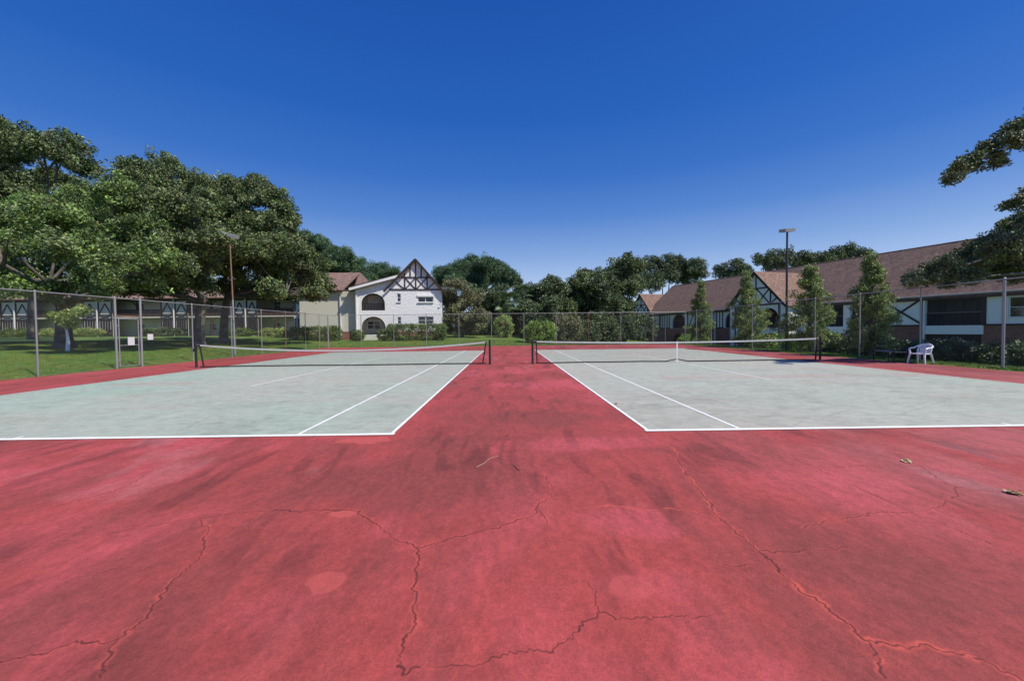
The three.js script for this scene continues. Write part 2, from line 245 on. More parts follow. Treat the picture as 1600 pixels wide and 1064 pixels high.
// ---------------------------------------------------------------- materials
const M = {
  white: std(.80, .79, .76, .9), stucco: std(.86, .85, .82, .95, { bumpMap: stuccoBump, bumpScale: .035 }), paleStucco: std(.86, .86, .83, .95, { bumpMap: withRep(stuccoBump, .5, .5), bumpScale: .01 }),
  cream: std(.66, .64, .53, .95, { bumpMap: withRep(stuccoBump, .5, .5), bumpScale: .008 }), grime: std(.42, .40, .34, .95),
  timber: std(.028, .020, .019, .75), brown: std(.075, .038, .028, .8), brick: new THREE.MeshStandardMaterial({ map: brickTex, roughness: .95 }),
  roofMauve: new THREE.MeshStandardMaterial({ map: shingles(.23, .142, .105), roughness: .95 }), roofPink: new THREE.MeshStandardMaterial({ map: shingles(.225, .142, .115), roughness: .95 }),
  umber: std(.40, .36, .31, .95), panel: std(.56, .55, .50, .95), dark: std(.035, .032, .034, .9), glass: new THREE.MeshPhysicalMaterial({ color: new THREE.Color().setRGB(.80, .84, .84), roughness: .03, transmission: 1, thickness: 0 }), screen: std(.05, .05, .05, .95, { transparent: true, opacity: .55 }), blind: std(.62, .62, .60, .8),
  galv: std(.34, .34, .335, .5, { metalness: .4 }), wire: std(.15, .147, .14, .6, { metalness: .2 }), rust: std(.21, .12, .07, .85), rustWire: std(.30, .27, .24, .7),
  black: std(.016, .016, .017, .5), net: std(.018, .018, .018, .9), band: std(.52, .51, .50, .9), strap: std(.72, .72, .70, .9),
  line: std(1, 1, 1, .85, { map: linePaint(.80, -.12), bumpMap: grit, bumpScale: .001 }), lineWorn: std(1, 1, 1, .9, { map: linePaint(.66, .06) }), plastic: std(.78, .79, .80, .35), bark: new THREE.MeshStandardMaterial({ map: barkTex, roughness: 1 }), barkPale: std(.36, .33, .30, 1),
  lampGrey: std(.30, .29, .28, .6), poleDark: std(.045, .042, .045, .6), plank: std(.30, .26, .21, .85), sign: std(.66, .66, .65, .6), ac: std(.62, .64, .62, .6), dryLeaf: std(.24, .14, .05, .9), straw: std(.46, .33, .20, .9),
};
const roofBump = greyTex(512, 512, (u, v) => { const f = v * 14 % 1; return clamp(f * .9 + .1 * pn(u * 60, v * 60, 60)); }, 1 / 2);
M.roofMauve.bumpMap = M.roofPink.bumpMap = roofBump; M.roofMauve.bumpScale = M.roofPink.bumpScale = .02;

// ---------------------------------------------------------------- ground
const FX0 = -17, FX1 = 16.8, FZ = -32.3;
function groundY(x, z) {
  const dl = Math.max(0, FX0 - x), dr = Math.max(0, x - FX1), db = Math.max(0, FZ - z), soft = (d, k, cap) => cap * (1 - Math.exp(-d * k / cap));
  if (!dl && !dr && !db) return -.08;
  const right = ss(-2, 13, x), d = Math.hypot(dl, dr, db), up = soft(Math.hypot(dl, db), .095, 1.25), down = -soft(Math.max(0, d - 1.2), .16, 1.3);
  return lerp(up, down, right) + .05 * (vn(x * .3, z * .3) - .5) * ss(0, 3, d);
}
{
  const axis = (list) => { const a = []; for (const [from, to, step] of list) for (let v = from; v < to - 1e-6; v += step) a.push(v); return a; };
  const xs = [...axis([[-600, -120, 60], [-120, -60, 6], [-60, -18, 1.5]]), -17.6, -17.12, -17.0, -16.5, ...axis([[-14, 16, 3]]), 15.9, 16.12, 16.82, 17.4, ...axis([[18, 48, 1.5], [48, 120, 8], [120, 601, 60]])];
  const zs = [...axis([[-700, -140, 70], [-140, -60, 8], [-60, -33, 1.5]]), -32.8, -32.36, -32.2, -31.6, ...axis([[-30, 12, 2], [12, 60, 8], [60, 601, 60]])];
  const P = [], U = [], I = [];
  for (const z of zs) for (const x of xs) { let y = groundY(x, z); if (x > 16.1 && x <= 16.83 && z > FZ) y = .004; if (x <= 16.12 && x >= 16.1) y = -.02; P.push(x, y, z); U.push(x, z); }
  for (let j = 0; j + 1 < zs.length; j++) for (let i = 0; i + 1 < xs.length; i++) { const a = j * xs.length + i, b = a + 1, c = a + xs.length; I.push(a, c, b, b, c, c + 1); }
  const g = new THREE.BufferGeometry(); g.setAttribute('position', new THREE.Float32BufferAttribute(P, 3)); g.setAttribute('uv', new THREE.Float32BufferAttribute(U, 2)); g.setIndex(I); g.computeVertexNormals();
  tag(mesh('lawn', g, new THREE.MeshStandardMaterial({ map: lawnTex, roughness: 1 })), 'mown green lawn around the fenced courts', 'lawn', null, 'structure');
}
function sheet(name, x0, z0, x1, z1, y, mat, parent, k = null) {   // a level sheet; uv 0..1, or in metres if k
  const g = new THREE.BufferGeometry();
  g.setAttribute('position', new THREE.Float32BufferAttribute([x0, y, z0, x1, y, z0, x1, y, z1, x0, y, z1], 3));
  g.setAttribute('uv', new THREE.Float32BufferAttribute(k ? [x0, z0, x1, z0, x1, z1, x0, z1] : [0, 0, 1, 0, 1, 1, 0, 1], 2)); g.setIndex([0, 2, 1, 0, 3, 2]); g.computeVertexNormals();
  return mesh(name, g, mat, parent);
}
{
  const red = new THREE.Group(); red.name = 'red_paving'; scene.add(red); tag(red, 'cracked and faded red painted paving around both courts', 'paving', null, 'structure');
  const mk = (x0, z0, x1, z1, w, h) => new THREE.MeshStandardMaterial({ map: redTex(x0, z0, x1, z1, w, h), roughness: .88, bumpMap: withRep(grit, (x1 - x0) / 1.1, (z1 - z0) / 1.1), bumpScale: .0022 });
  sheet('paving_slab', -8.2, -.5, 0, 4.8, 0, mk(-8.2, -.5, 0, 4.8, 2048, 1320), red);
  sheet('paving_slab', 0, -.5, 8.2, 4.8, 0, mk(0, -.5, 8.2, 4.8, 2048, 1320), red);
  const B = [-17.02, -32.28, 16.12, 9.2], far = mk(...B, 2048, 2048);
  for (const [x0, z0, x1, z1] of [[B[0], B[1], B[2], -.5], [B[0], -.5, -8.2, 4.8], [8.2, -.5, B[2], 4.8], [B[0], 4.8, B[2], B[3]]]) {
    const m = sheet('paving_slab', x0, z0, x1, z1, 0, far, red), uv = m.geometry.attributes.uv, p = m.geometry.attributes.position;
    for (let i = 0; i < 4; i++) uv.setXY(i, (p.getX(i) - B[0]) / (B[2] - B[0]), (p.getZ(i) - B[1]) / (B[3] - B[1]));
  }
}
const G = 1.854, CW = 10.97, CL = 23.77;
for (const side of [-1, 1]) {
  const x0 = side < 0 ? -G - CW : G, x1 = x0 + CW, xi = side * G, xo = side * (G + CW);
  const tex = greenTex(x0, -CL, x1, 0, 1024, 2048, side < 0 ? (x, z) => .25 + .55 * ss(-6, -12.5, x) + .15 * ss(-4, -1, z) : (x, z) => .12 + .25 * ss(9, 13, x) + .2 * ss(-4, 0, z) * ss(2, 9, x));
  const c = sheet('tennis_court', x0, -CL, x1, 0, .004, new THREE.MeshStandardMaterial({ map: tex, roughness: .9, bumpMap: withRep(grit, 9, 20), bumpScale: .0015 }));
  tag(c, side < 0 ? 'faded mint green tennis court beside the lawn with big oaks' : 'worn grey green tennis court beside the white chair', 'tennis court', null, 'structure');
  const L = (xa, za, xb, zb, mat = M.line, lift = 0) => sheet('painted_line', Math.min(xa, xb), Math.min(za, zb), Math.max(xa, xb), Math.max(za, zb), .008 + lift, mat, c, 1);
  const w = .05, sx = (k) => side * k;
  L(x0 - .02, -.10, x1 + .02, 0); L(x0, -CL, x1, -CL + .08, M.lineWorn);                              // baselines
  L(xi, -CL + .08, xi + sx(w), -.10); L(xo, -CL + .08, xo - sx(w), -.10, M.lineWorn);                  // doubles sidelines
  L(xi + sx(1.37), -CL + .08, xi + sx(1.37 + w), -.10); L(xo - sx(1.37), -CL + .08, xo - sx(1.37 + w), -.10, M.lineWorn);
  const a = xi + sx(1.37 + w), b = xo - sx(1.37 + w), mid = xi + sx(CW / 2);
  L(a, -5.485 - w, b, -5.485, M.lineWorn); L(a, -18.285, b, -18.285 + w, M.lineWorn);                  // service lines
  L(mid - w / 2, -18.285 + w, mid + w / 2, -5.485 - w, M.line); L(mid - w / 2, -.2, mid + w / 2, -.10);
}

// ---------------------------------------------------------------- nets
const NZ = -11.885;
function netPost(x, label, rust) {
  const t = thing('net_post', label, 'net post', V(x, 0, NZ), 0, 'posts at the ends of the two nets');
  mesh('pole', rod(V(0, 0, 0), V(0, 1.05, 0), .045, .045, 14), M.black, t);
  mesh('cap', new THREE.SphereGeometry(.048, 12, 6, 0, Math.PI * 2, 0, Math.PI / 2).translate(0, 1.05, 0), M.black, t);
  mesh('base_collar', new THREE.CylinderGeometry(.075, .08, .02, 14).translate(0, .01, 0), rust ? M.rust : M.black, t);
  const c = mesh('winch', box(.08, .13, .09, .0, .78, .07), M.black, t); mesh('crank', [rod(V(0, .78, .11), V(0, .78, .17), .012), rod(V(0, .78, .165), V(.0, .66, .165), .01)], M.black, c);
}
netPost(-G - CW - .914, 'black steel net post next to the lawn fence', false);
netPost(-G + .914, 'black net post on the red aisle holding the sagging net', false);
netPost(G - .914, 'black net post on the red aisle holding the net with a white centre strap', false);
netPost(G + CW + .914, 'black net post nearest the white plastic chair', true);
function tennisNet(xa, xb, label, sag, strap, lean) {   // xa: left end, xb: right end
  const t = thing('tennis_net', label, 'tennis net', V((xa + xb) / 2, 0, NZ), 0, 'tennis nets'), h = (xb - xa) / 2 - .16;
  const top = (x) => 1.0 - sag * (1 - Math.pow(x / h, 2)), low = (x) => .045 + (strap ? .10 * Math.exp(-Math.pow(x / .28, 2)) : 0) + .02 * vn(x * 1.3 + 9, 4);
  const str = [], n = Math.round(2 * h / .05), g3 = (a, b, r) => rod(a, b, r, r, 3);
  const L = (y) => (lean ? lean * (1 - y) : 0);
  for (let i = 1; i < n; i++) { const x = -h + 2 * h * i / n; str.push(g3(V(x, low(x), 0), V(x, top(x), 0), .0014)); }
  for (let k = 1; k < 19; k++) for (let i = 0; i < 16; i++) { const xa = -h + 2 * h * i / 16, xb = -h + 2 * h * (i + 1) / 16, f = k / 19; str.push(g3(V(xa, lerp(low(xa), top(xa), f), 0), V(xb, lerp(low(xb), top(xb), f), 0), .0014)); }
  tag(mesh('netting', str, M.net, t), null, null, null, 'stuff');
  const strip = (f0, f1, d) => { const s = []; for (let i = 0; i < 24; i++) { const x0 = -h + 2 * h * i / 24, x1 = -h + 2 * h * (i + 1) / 24; s.push(slab([V(x0, f1(x0), d), V(x0, f0(x0), d), V(x1, f0(x1), d), V(x1, f1(x1), d)], 2 * d)); } return s; };
  mesh('headband', strip((x) => top(x) - .06, (x) => top(x) + .005, .011), M.band, t);
  mesh('bottom_band', strip((x) => low(x) - .035, (x) => low(x) + .012, .009), M.net, t);
  for (const s of [-1, 1]) mesh('side_band', slab([V(s * h - .028 - (s < 0 ? 0 : 0), 1.0, .013), V(s * h - .028 - s * L(0) , .02, .013), V(s * h + .028 - s * L(0), .02, .013), V(s * h + .028, 1.0, .013)], .026), M.net, t);
  for (const q of [-1, 1]) mesh('cable', rod(V(q * h, 1.0, 0), V(q * (h + .16), 1.0, 0), .006), M.band, t);
  if (strap) mesh('centre_strap', [box(.05, top(0) + .012, .004, 0, (top(0) + .012) / 2, .014), box(.05, .004, .034, 0, top(0) + .012, 0)], M.strap, t);
}
tennisNet(-G - CW - .914, -G + .914, 'black tennis net sagging low in the middle of the mint court', .30, false, .16);
tennisNet(G - .914, G + CW + .914, 'taut black tennis net with a white centre strap', .10, true, .04);

// ---------------------------------------------------------------- chain link fence
const FH = 3.05;
function links(w, h, pitch = .060, r = .0011) {   // woven wire in the plane z = 0, x 0..w, y 0..h
  const P = [], N = [], q = pitch * Math.SQRT2 * 1.0;
  const bar = (x0, y0, x1, y1, z) => { const l = Math.hypot(x1 - x0, y1 - y0), nx = -(y1 - y0) / l * r, ny = (x1 - x0) / l * r, c = [[nx, ny, 0], [0, 0, r], [-nx, -ny, 0], [0, 0, -r]];
    for (let k = 0; k < 4; k++) { const a = c[k], b = c[(k + 1) % 4], A = [x0 + a[0], y0 + a[1], z + a[2]], B = [x0 + b[0], y0 + b[1], z + b[2]], C = [x1 + b[0], y1 + b[1], z + b[2]], D = [x1 + a[0], y1 + a[1], z + a[2]], n = [(a[0] + b[0]) / r, (a[1] + b[1]) / r, (a[2] + b[2]) / r];
      P.push(...A, ...B, ...C, ...A, ...C, ...D); for (let m = 0; m < 6; m++) N.push(...n); } };
  for (let k = -h; k < w; k += q) { const a = Math.max(0, k), b = Math.min(w, k + h); if (b > a) { bar(a, a - k, b, b - k, .0012); bar(a, h - (a - k), b, h - (b - k), -.0012); } }
  const g = new THREE.BufferGeometry(); g.setAttribute('position', new THREE.Float32BufferAttribute(P, 3)); g.setAttribute('normal', new THREE.Float32BufferAttribute(N, 3)); g.setAttribute('uv', new THREE.Float32BufferAttribute(new Float32Array(P.length / 3 * 2), 2)); return g;
}
function fence(label, a, b, stops, opts = {}) {   // along a -> b; stops: metres from a of the posts; skip: bays left open
  const l = a.distanceTo(b), t = thing('chain_link_fence', label, 'fence', a, -Math.atan2(b.z - a.z, b.x - a.x), 'chain link fence around the courts');
  stops.forEach((s, i) => {
    const fat = opts.fat?.includes(i), p = mesh('post', rod(V(s, -.05, 0), V(s, FH + .02, 0), fat ? .042 : .029, fat ? .042 : .029, 10), opts.rusty?.includes(i) ? M.rust : M.galv, t);
    mesh('post_cap', new THREE.SphereGeometry(fat ? .05 : .038, 10, 6, 0, Math.PI * 2, 0, Math.PI / 2).translate(s, FH + .015, 0), M.galv, p);
  });
  for (let i = 0; i + 1 < stops.length; i++) {
    const s = stops[i], e = stops[i + 1];
    mesh('top_rail', rod(V(s, FH, 0), V(e, FH, 0), .021, .021, 8), M.galv, t);
    if (opts.skip === i) continue;
    const m = mesh('chain_link_mesh', links(e - s, FH - .05).translate(s, .04, .03), M.wire, t);
    mesh('tension_wire', rod(V(s, .05, .033), V(e, .05, .033), .0035, .0035, 4), M.rustWire, m);
  }
}
const backStops = []; for (let i = 0; i <= 11; i++) backStops.push(.0 + 33.8 * i / 11);
fence('galvanized chain link fence across the back of the courts', V(FX0, 0, FZ), V(FX1, 0, FZ), backStops, { fat: [0, 11], rusty: [8] });
const leftZ = [6, 3, 0, -3, -5.9, -8.8, -11.72, -12.92, -15.94, -18.99, -22.0, -25.0, -28.0, -30.5, -32.2];
fence('chain link fence with a gate opening along the oak lawn', V(FX0, 0, 6), V(FX0, 0, -32.2), leftZ.map((z) => 6 - z), { fat: [6, 7], skip: 6, rusty: [11] });
const rightZ = [6.2, 3.4, .6, -2.2, -5, -7.74, -10.5, -13.34, -16.15, -18.98, -21.81, -24.5, -27.4, -30, -32.2];
fence('chain link fence behind the white chair in front of the right apartments', V(FX1, 0, -32.2), V(FX1, 0, 6.2), rightZ.map((z) => z + 32.2).reverse(), { fat: [9] });
{
  const z0 = -11.80, z1 = -12.84, l = z0 - z1, t = thing('fence_gate', 'narrow chain link gate in the fence by the lawn', 'gate', V(FX0, 0, z0), Math.PI / 2);
  const y0 = .09, y1 = 2.16;
  mesh('frame', [rod(V(.06, y0, 0), V(.06, y1, 0), .022), rod(V(l - .06, y0, 0), V(l - .06, y1, 0), .022), rod(V(.06, y0, 0), V(l - .06, y0, 0), .02), rod(V(.06, y1, 0), V(l - .06, y1, 0), .02), rod(V(.06, 1.0, 0), V(l - .06, 1.0, 0), .018)], M.galv, t);
  mesh('header_rail', rod(V(-.08, 2.28, 0), V(l + .08, 2.28, 0), .026), M.rust, t);
  mesh('chain_link_mesh', links(l - .12, y1 - y0).translate(.06, y0, .022), M.wire, t);
  for (const y of [.35, 1.85]) mesh('hinge', box(.09, .05, .05, .01, y, 0), M.galv, t);
  const s = mesh('notice_plate', box(.32, .36, .006, 0, 0, 0), M.sign); s.position.set(FX0 + .06, 1.18, z0 - .55); s.rotation.y = Math.PI / 2; tag(s, 'blank white square plate hung on the gate', 'sign');
  const s2 = mesh('notice_plate', box(.30, .27, .006, 0, 0, 0), M.sign); s2.position.set(FX0 + .06, 1.35, -13.32); s2.rotation.y = Math.PI / 2; tag(s2, 'small white plate on the fence beside the gate post', 'sign');
}

// ---------------------------------------------------------------- light poles
{
  const b = gnd(360, 557), t = thing('light_pole', 'thin rusty light pole with a floodlight against the oaks', 'light pole', V(-17.5, 0, -20), 0, 'court light poles');
  mesh('lower_pole', rod(V(0, -.1, 0), V(-.05, 3.6, 0), .058, .05, 12), M.galv, t); mesh('upper_pole', rod(V(-.05, 3.6, 0), V(-.14, 7.55, 0), .046, .036, 12), M.rust, t);
  mesh('bracket', box(.5, .05, .05, -.14, 7.58, 0, 0, 0, -.2), M.lampGrey, t);
  const h = mesh('lamp_head', box(.55, .20, .36, .10, 7.60, .02, .1, 0, -.28), M.lampGrey, t); mesh('lens', box(.46, .012, .28, .07, 7.492, .02, .1, 0, -.28), M.glass, h);
  const h2 = mesh('lamp_head', box(.34, .06, .36, -.40, 7.78, .02, 0, 0, -.5), M.lampGrey, t);
  const u = thing('light_pole', 'tall dark light pole with a grey box lamp near the gabled wing', 'light pole', V(17.6, -.06, -19.55), 0, 'court light poles');
  mesh('pole', rod(V(0, -.2, 0), V(0, 7.5, 0), .075, .055, 12), M.poleDark, u);
  const k = mesh('lamp_head', [box(.74, .19, .5, 0, 7.66, 0, .12, .2, .08)], M.lampGrey, u); mesh('lens', box(.64, .012, .42, 0, 7.555, 0, .12, .2, .08), M.glass, k); mesh('arm', rod(V(0, 7.45, 0), V(0, 7.6, 0), .05), M.poleDark, k);
}

// ---------------------------------------------------------------- bench and chair
{
  const t = thing('bench', 'low black framed bench with a pale plank seat by the fence', 'bench', V(15.95, 0, -10.95), Math.PI / 2 - .22), L = .62;
  for (const s of [-1, 1]) mesh('end_frame', [rod(V(s * L, 0, .2), V(s * L, .6, .2), .02), rod(V(s * L, 0, -.2), V(s * L, .68, -.24), .02), rod(V(s * L, .6, .2), V(s * L, .66, -.24), .018), rod(V(s * L, .4, .2), V(s * L, .4, -.2), .018)], M.black, t);
  for (const z of [-.14, 0, .14]) mesh('seat_plank', box(2 * L + .08, .03, .12, 0, .432, z), M.plank, t);
  mesh('brace', rod(V(-L, .2, 0), V(L, .2, 0), .012), M.black, t); mesh('centre_leg', rod(V(-.15, 0, -.12), V(-.15, .415, -.12), .016), M.black, t);
}
{
  const t = thing('plastic_chair', 'white plastic garden armchair with a slatted back', 'chair', V(16.2, 0, -9.9), -Math.PI / 2 + .25); t.scale.setScalar(.94);   // faces +z locally
  const m = M.plastic, seat = new THREE.Shape(); seat.moveTo(-.21, -.20); seat.lineTo(.21, -.20); seat.quadraticCurveTo(.26, 0, .25, .2); seat.quadraticCurveTo(0, .27, -.25, .2); seat.quadraticCurveTo(-.26, 0, -.21, -.2);
  mesh('seat', new THREE.ExtrudeGeometry(seat, { depth: .022, bevelEnabled: true, bevelSize: .008, bevelThickness: .008, bevelSegments: 2 }).rotateX(Math.PI / 2).translate(0, .425, 0), m, t);
  for (const s of [-1, 1]) {
    mesh('front_leg', taper([V(s * .30, .0, .27), V(s * .275, .22, .25), V(s * .25, .42, .21), V(s * .285, .62, .2)], [.028, .034, .042, .03], 8, 12), m, t);
    mesh('rear_leg', taper([V(s * .27, .0, -.30), V(s * .25, .2, -.26), V(s * .22, .42, -.2)], [.028, .034, .042], 8, 10), m, t);
    mesh('arm', taper([V(s * .285, .61, .22), V(s * .30, .65, .1), V(s * .30, .66, -.08), V(s * .275, .71, -.22), V(s * .20, .775, -.30)], [.034, .034, .033, .033, .03], 8, 18), m, t);
    mesh('back_post', taper([V(s * .215, .42, -.19), V(s * .225, .6, -.24), V(s * .20, .775, -.30)], [.032, .028, .026], 8, 10), m, t);
  }
  const back = mesh('backrest', taper([V(-.21, .76, -.295), V(-.1, .805, -.325), V(.1, .805, -.325), V(.21, .76, -.295)], [.03, .034, .034, .03], 8, 14), m, t);
  for (let i = -3; i <= 3; i++) mesh('back_slat', slab([V(i * .052 - .017, .80, -.315), V(i * .050 - .017, .43, -.19), V(i * .050 + .017, .43, -.19), V(i * .052 + .017, .80, -.315)], .012), m, back);
}

// ---------------------------------------------------------------- windows, railings
function windowUnit(parent, x, y, w, h, z, { cols = 1, rows = 2, glass = M.glass, frame = M.white, ledge = .1, blind = 0 } = {}) {   // centre x, bottom y
  const f = .05, g = [boxTo(x - w / 2, y, z - .06, x - w / 2 + f, y + h, z), boxTo(x + w / 2 - f, y, z - .06, x + w / 2, y + h, z), boxTo(x - w / 2 + f, y, z - .06, x + w / 2 - f, y + f, z), boxTo(x - w / 2 + f, y + h - f, z - .06, x + w / 2 - f, y + h, z)];
  for (let i = 1; i < cols; i++) g.push(boxTo(x - w / 2 + w * i / cols - .03, y + f, z - .055, x - w / 2 + w * i / cols + .03, y + h - f, z - .004));
  for (let j = 1; j < rows; j++) g.push(boxTo(x - w / 2 + f, y + h * j / rows - .02, z - .05, x + w / 2 - f, y + h * j / rows + .02, z - .008));
  const o = mesh('window', g, frame, parent);
  for (let i = 0; i < cols; i++) for (let j = 0; j < rows; j++) mesh('pane', boxTo(x - w / 2 + w * i / cols + .03, y + h * j / rows + .02, z - .045, x - w / 2 + w * (i + 1) / cols - .03, y + h * (j + 1) / rows - .02, z - .035), j >= rows - blind ? M.blind : glass, o);
  if (ledge) mesh('sill', boxTo(x - w / 2 - .05, y - .07, z - .05, x + w / 2 + .05, y - .003, z + ledge), M.white, o);
  return o;
}
function railing(parent, x0, x1, y0, y1, z, mat, step = .13, wdt = .03) {
  const r = mesh('railing', [boxTo(x0, y1 - .07, z - .03, x1, y1, z + .03), boxTo(x0, y0 + .06, z - .025, x1, y0 + .12, z + .025)], mat, parent), b = [];
  for (let x = x0 + step / 2; x < x1; x += step) b.push(boxTo(x - wdt / 2, y0 + .12, z - .015, x + wdt / 2, y1 - .07, z + .015));
  tag(mesh('balusters', b, mat, r), null, null, null, 'stuff'); return r;
}
const downspout = (parent, x, y0, y1, z) => mesh('downspout', [boxTo(x - .06, y0, z, x + .06, y1, z + .1), boxTo(x - .075, y1 - .12, z - .002, x + .075, y1 - .06, z + .104), boxTo(x - .06, y0 - .1, z, x + .06, y0 - .002, z + .22)], M.white, parent);

// ---------------------------------------------------------------- right apartment block (local x towards the camera, z towards the courts)
{
  const B = thing('apartment_building', 'long half timbered apartment block with mauve shingle roof and brick ground floor', 'building', V(34.12, 0, -28.57), -73.52 * Math.PI / 180);
  const E = 4.0, FL = 1.45, LOW = -1.35, S0 = -36.15, S1 = 14;
  const rect = rectHole;
  // upper wall with arches, windows and balcony openings
  const up = [archHole(-28.1, FL + .02, 1.5, 2.25, 1.45), archHole(-17.7, FL + .02, 1.55, 2.25, 1.45), rect(-7.3, FL + .04, -4.72, 3.62), rect(-4.12, FL + .04, -1.75, 3.62), rect(1.5, FL + .04, 4.8, 3.66), rect(6.15, 2.0, 7.7, 3.5), rect(-35.0, 2.5, -32.85, 3.62), rect(8.8, FL + .04, 12, 3.66)];
  mesh('wall', wallShape([[S0, FL], [S1, FL], [S1, E], [S0, E]], up, .22), M.paleStucco, B);
  const lowHoles = [archHole(-28.1, LOW + .1, 1.25, -.45, 1.2), rect(-7.3, LOW + .1, -4.72, .80), rect(-4.12, LOW + .1, -1.75, .80), rect(1.5, LOW + .1, 4.8, .82), rect(8.8, LOW + .1, 12, .8)];
  mesh('brick_wall', wallShape([[S0, LOW - .6], [S1, LOW - .6], [S1, FL - .003], [S0, FL - .003]], lowHoles, .22), M.brick, B);
  mesh('brick_arch', archRing(-28.1, 1.25, -.45, 1.2, .22, .05, LOW + .1).translate(0, 0, .003), M.brick, B);
  // white spandrel bands and the pillar between the balconies
  for (const [a, b] of [[-8.2, -1.62], [1.36, 4.92], [8.7, 12.1]]) mesh('spandrel', boxTo(a, .80, .004, b, FL + .02, .07), M.paleStucco, B);
  mesh('pillar', boxTo(-4.72, LOW - .4, .072, -4.12, 3.75, .13), M.paleStucco, B);
  for (const [a, b] of [[-7.6, -4.74], [-4.1, -1.6], [1.45, 4.85]]) mesh('lintel', boxTo(a, 3.66, .004, b, 3.86, .06), M.cream, B);
  // rooms behind the openings: floor, back wall, ends
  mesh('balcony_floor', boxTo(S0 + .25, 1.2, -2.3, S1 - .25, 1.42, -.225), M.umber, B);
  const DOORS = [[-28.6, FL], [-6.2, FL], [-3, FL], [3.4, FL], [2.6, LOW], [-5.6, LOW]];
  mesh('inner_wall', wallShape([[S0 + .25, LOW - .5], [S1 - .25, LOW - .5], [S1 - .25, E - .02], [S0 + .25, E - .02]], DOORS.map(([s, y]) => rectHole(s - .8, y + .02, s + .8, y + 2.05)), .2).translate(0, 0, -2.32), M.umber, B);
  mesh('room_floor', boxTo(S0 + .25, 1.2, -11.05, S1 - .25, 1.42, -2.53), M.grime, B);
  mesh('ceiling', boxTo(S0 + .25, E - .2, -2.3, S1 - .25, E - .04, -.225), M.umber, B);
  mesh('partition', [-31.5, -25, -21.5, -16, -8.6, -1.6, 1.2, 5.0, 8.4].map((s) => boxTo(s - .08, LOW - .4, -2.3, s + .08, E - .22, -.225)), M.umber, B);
  for (const [s, y] of DOORS) { const d = mesh('glass_door', boxTo(s - .8, y + .02, -2.30, s + .8, y + 2.05, -2.285), M.glass, B); mesh('door_frame', [boxTo(s - .86, y, -2.3, s - .8, y + 2.1, -2.26), boxTo(s + .8, y, -2.3, s + .86, y + 2.1, -2.26), boxTo(s - .03, y, -2.279, s + .03, y + 2.05, -2.25)], M.white, d); }
  railing(B, -29.55, -26.65, FL + .02, 2.45, -.3, M.timber); railing(B, -19.2, -16.2, FL + .02, 2.45, -.3, M.timber);
  for (const [a, b] of [[-7.3, -4.72], [-4.12, -1.75], [1.5, 4.8], [8.8, 12]]) {
    mesh('insect_screen', boxTo(a, FL + .045, -.20, b, 3.618, -.196), M.screen, B); mesh('insect_screen', boxTo(a, LOW + .11, -.20, b, .795, -.196), M.screen, B);
    const r = railing(B, a, b, FL + .03, 2.5, -.12, M.dark, .12, .03); mesh('top_bar', boxTo(a, 2.502, -.15, b, 2.53, -.09), M.lampGrey, r);
    for (let k = 1; k < 3; k++) mesh('screen_post', boxTo(lerp(a, b, k / 3) - .025, 2.56, -.14, lerp(a, b, k / 3) + .025, 3.62, -.1), M.dark, r);
  }
  windowUnit(B, -33.92, 2.55, 2.0, 1.05, -.04, { cols: 2, rows: 2, ledge: .1 }); windowUnit(B, 6.92, 2.03, 1.5, 1.45, -.04, { cols: 2, rows: 2, ledge: .1 });
  mesh('window_unit_box', [boxTo(-35, .15, .004, -33.9, .6, .3), boxTo(-33.7, .1, .004, -32.9, .55, .3)], M.ac, B);
  // timber framing
  const T = (x0, y0, x1, y1, w = .12) => stick('timber', M.timber, B, x0, y0, x1, y1, w, .034, .06);
  T(S0, FL + .06, -30.0, FL + .06, .14); T(-26.3, FL + .06, -19.4, FL + .06, .14);
  T(-36.0, 3.9, -35.35, FL + .13, .12); T(-35.25, 3.95, -35.25, FL + .13); T(-35.18, 2.2, -32.7, 2.2, .16); T(-32.62, 3.95, -32.62, FL + .13, .16);
  for (let i = 0; i < 6; i++) T(-32.3 + i * .44, 3.95, -32.3 + i * .44, FL + .13, .1);
  T(-26.1, 3.95, -26.1, FL + .13, .16); T(-25.9, FL + .2, -24.7, 3.9, .12); T(-24.55, 3.95, -24.55, FL + .13, .12);
  for (let i = 0; i < 9; i++) T(-23.6 + i * .5, 3.95, -23.6 + i * .5, FL + .13, .11);
  T(-1.6, FL + .14, 1.3, 3.78, .14); T(-1.6, 3.78, 1.3, FL + .14, .138).position.z = .004; T(-1.7, FL + .06, 1.36, FL + .06, .13); T(-1.66, 3.9, -1.66, FL + .13, .14); T(1.3, 3.9, 1.3, FL + .13, .2); T(4.94, 3.9, 4.94, FL - .0, .22); T(5.05, FL + .06, 8.7, FL + .06, .13); T(5.95, 3.9, 5.95, FL + .13, .14); T(7.9, 3.9, 7.9, FL + .13, .14);
  downspout(B, -31.0, -1, 3.9, .07); downspout(B, -20.8, -1, 3.9, .07); downspout(B, 1.46, -1, 3.7, .08);
  // main roof
  const RZ = -5.6, RY = 8.88, eave = (z) => E - .02 + (-z) * (RY - E) / -RZ;
  mesh('roof', slab([V(S0 - .35, eave(.25), .25), V(S1 + .4, eave(.25), .25), V(S1 + .4, RY, RZ), V(S0 - .35, RY, RZ)], .14), M.roofMauve, B);
  mesh('roof', slab([V(S1 + .4, eave(.45), -11.65), V(S0 - .35, eave(.45), -11.65), V(S0 - .35, RY - .003, RZ - .004), V(S1 + .4, RY - .003, RZ - .004)], .14), M.roofMauve, B);
  mesh('ridge_cap', [rod(V(S0 - .4, RY + .0, RZ), V(S1 + .4, RY + .0, RZ), .06, .06, 6)], M.roofMauve, B);
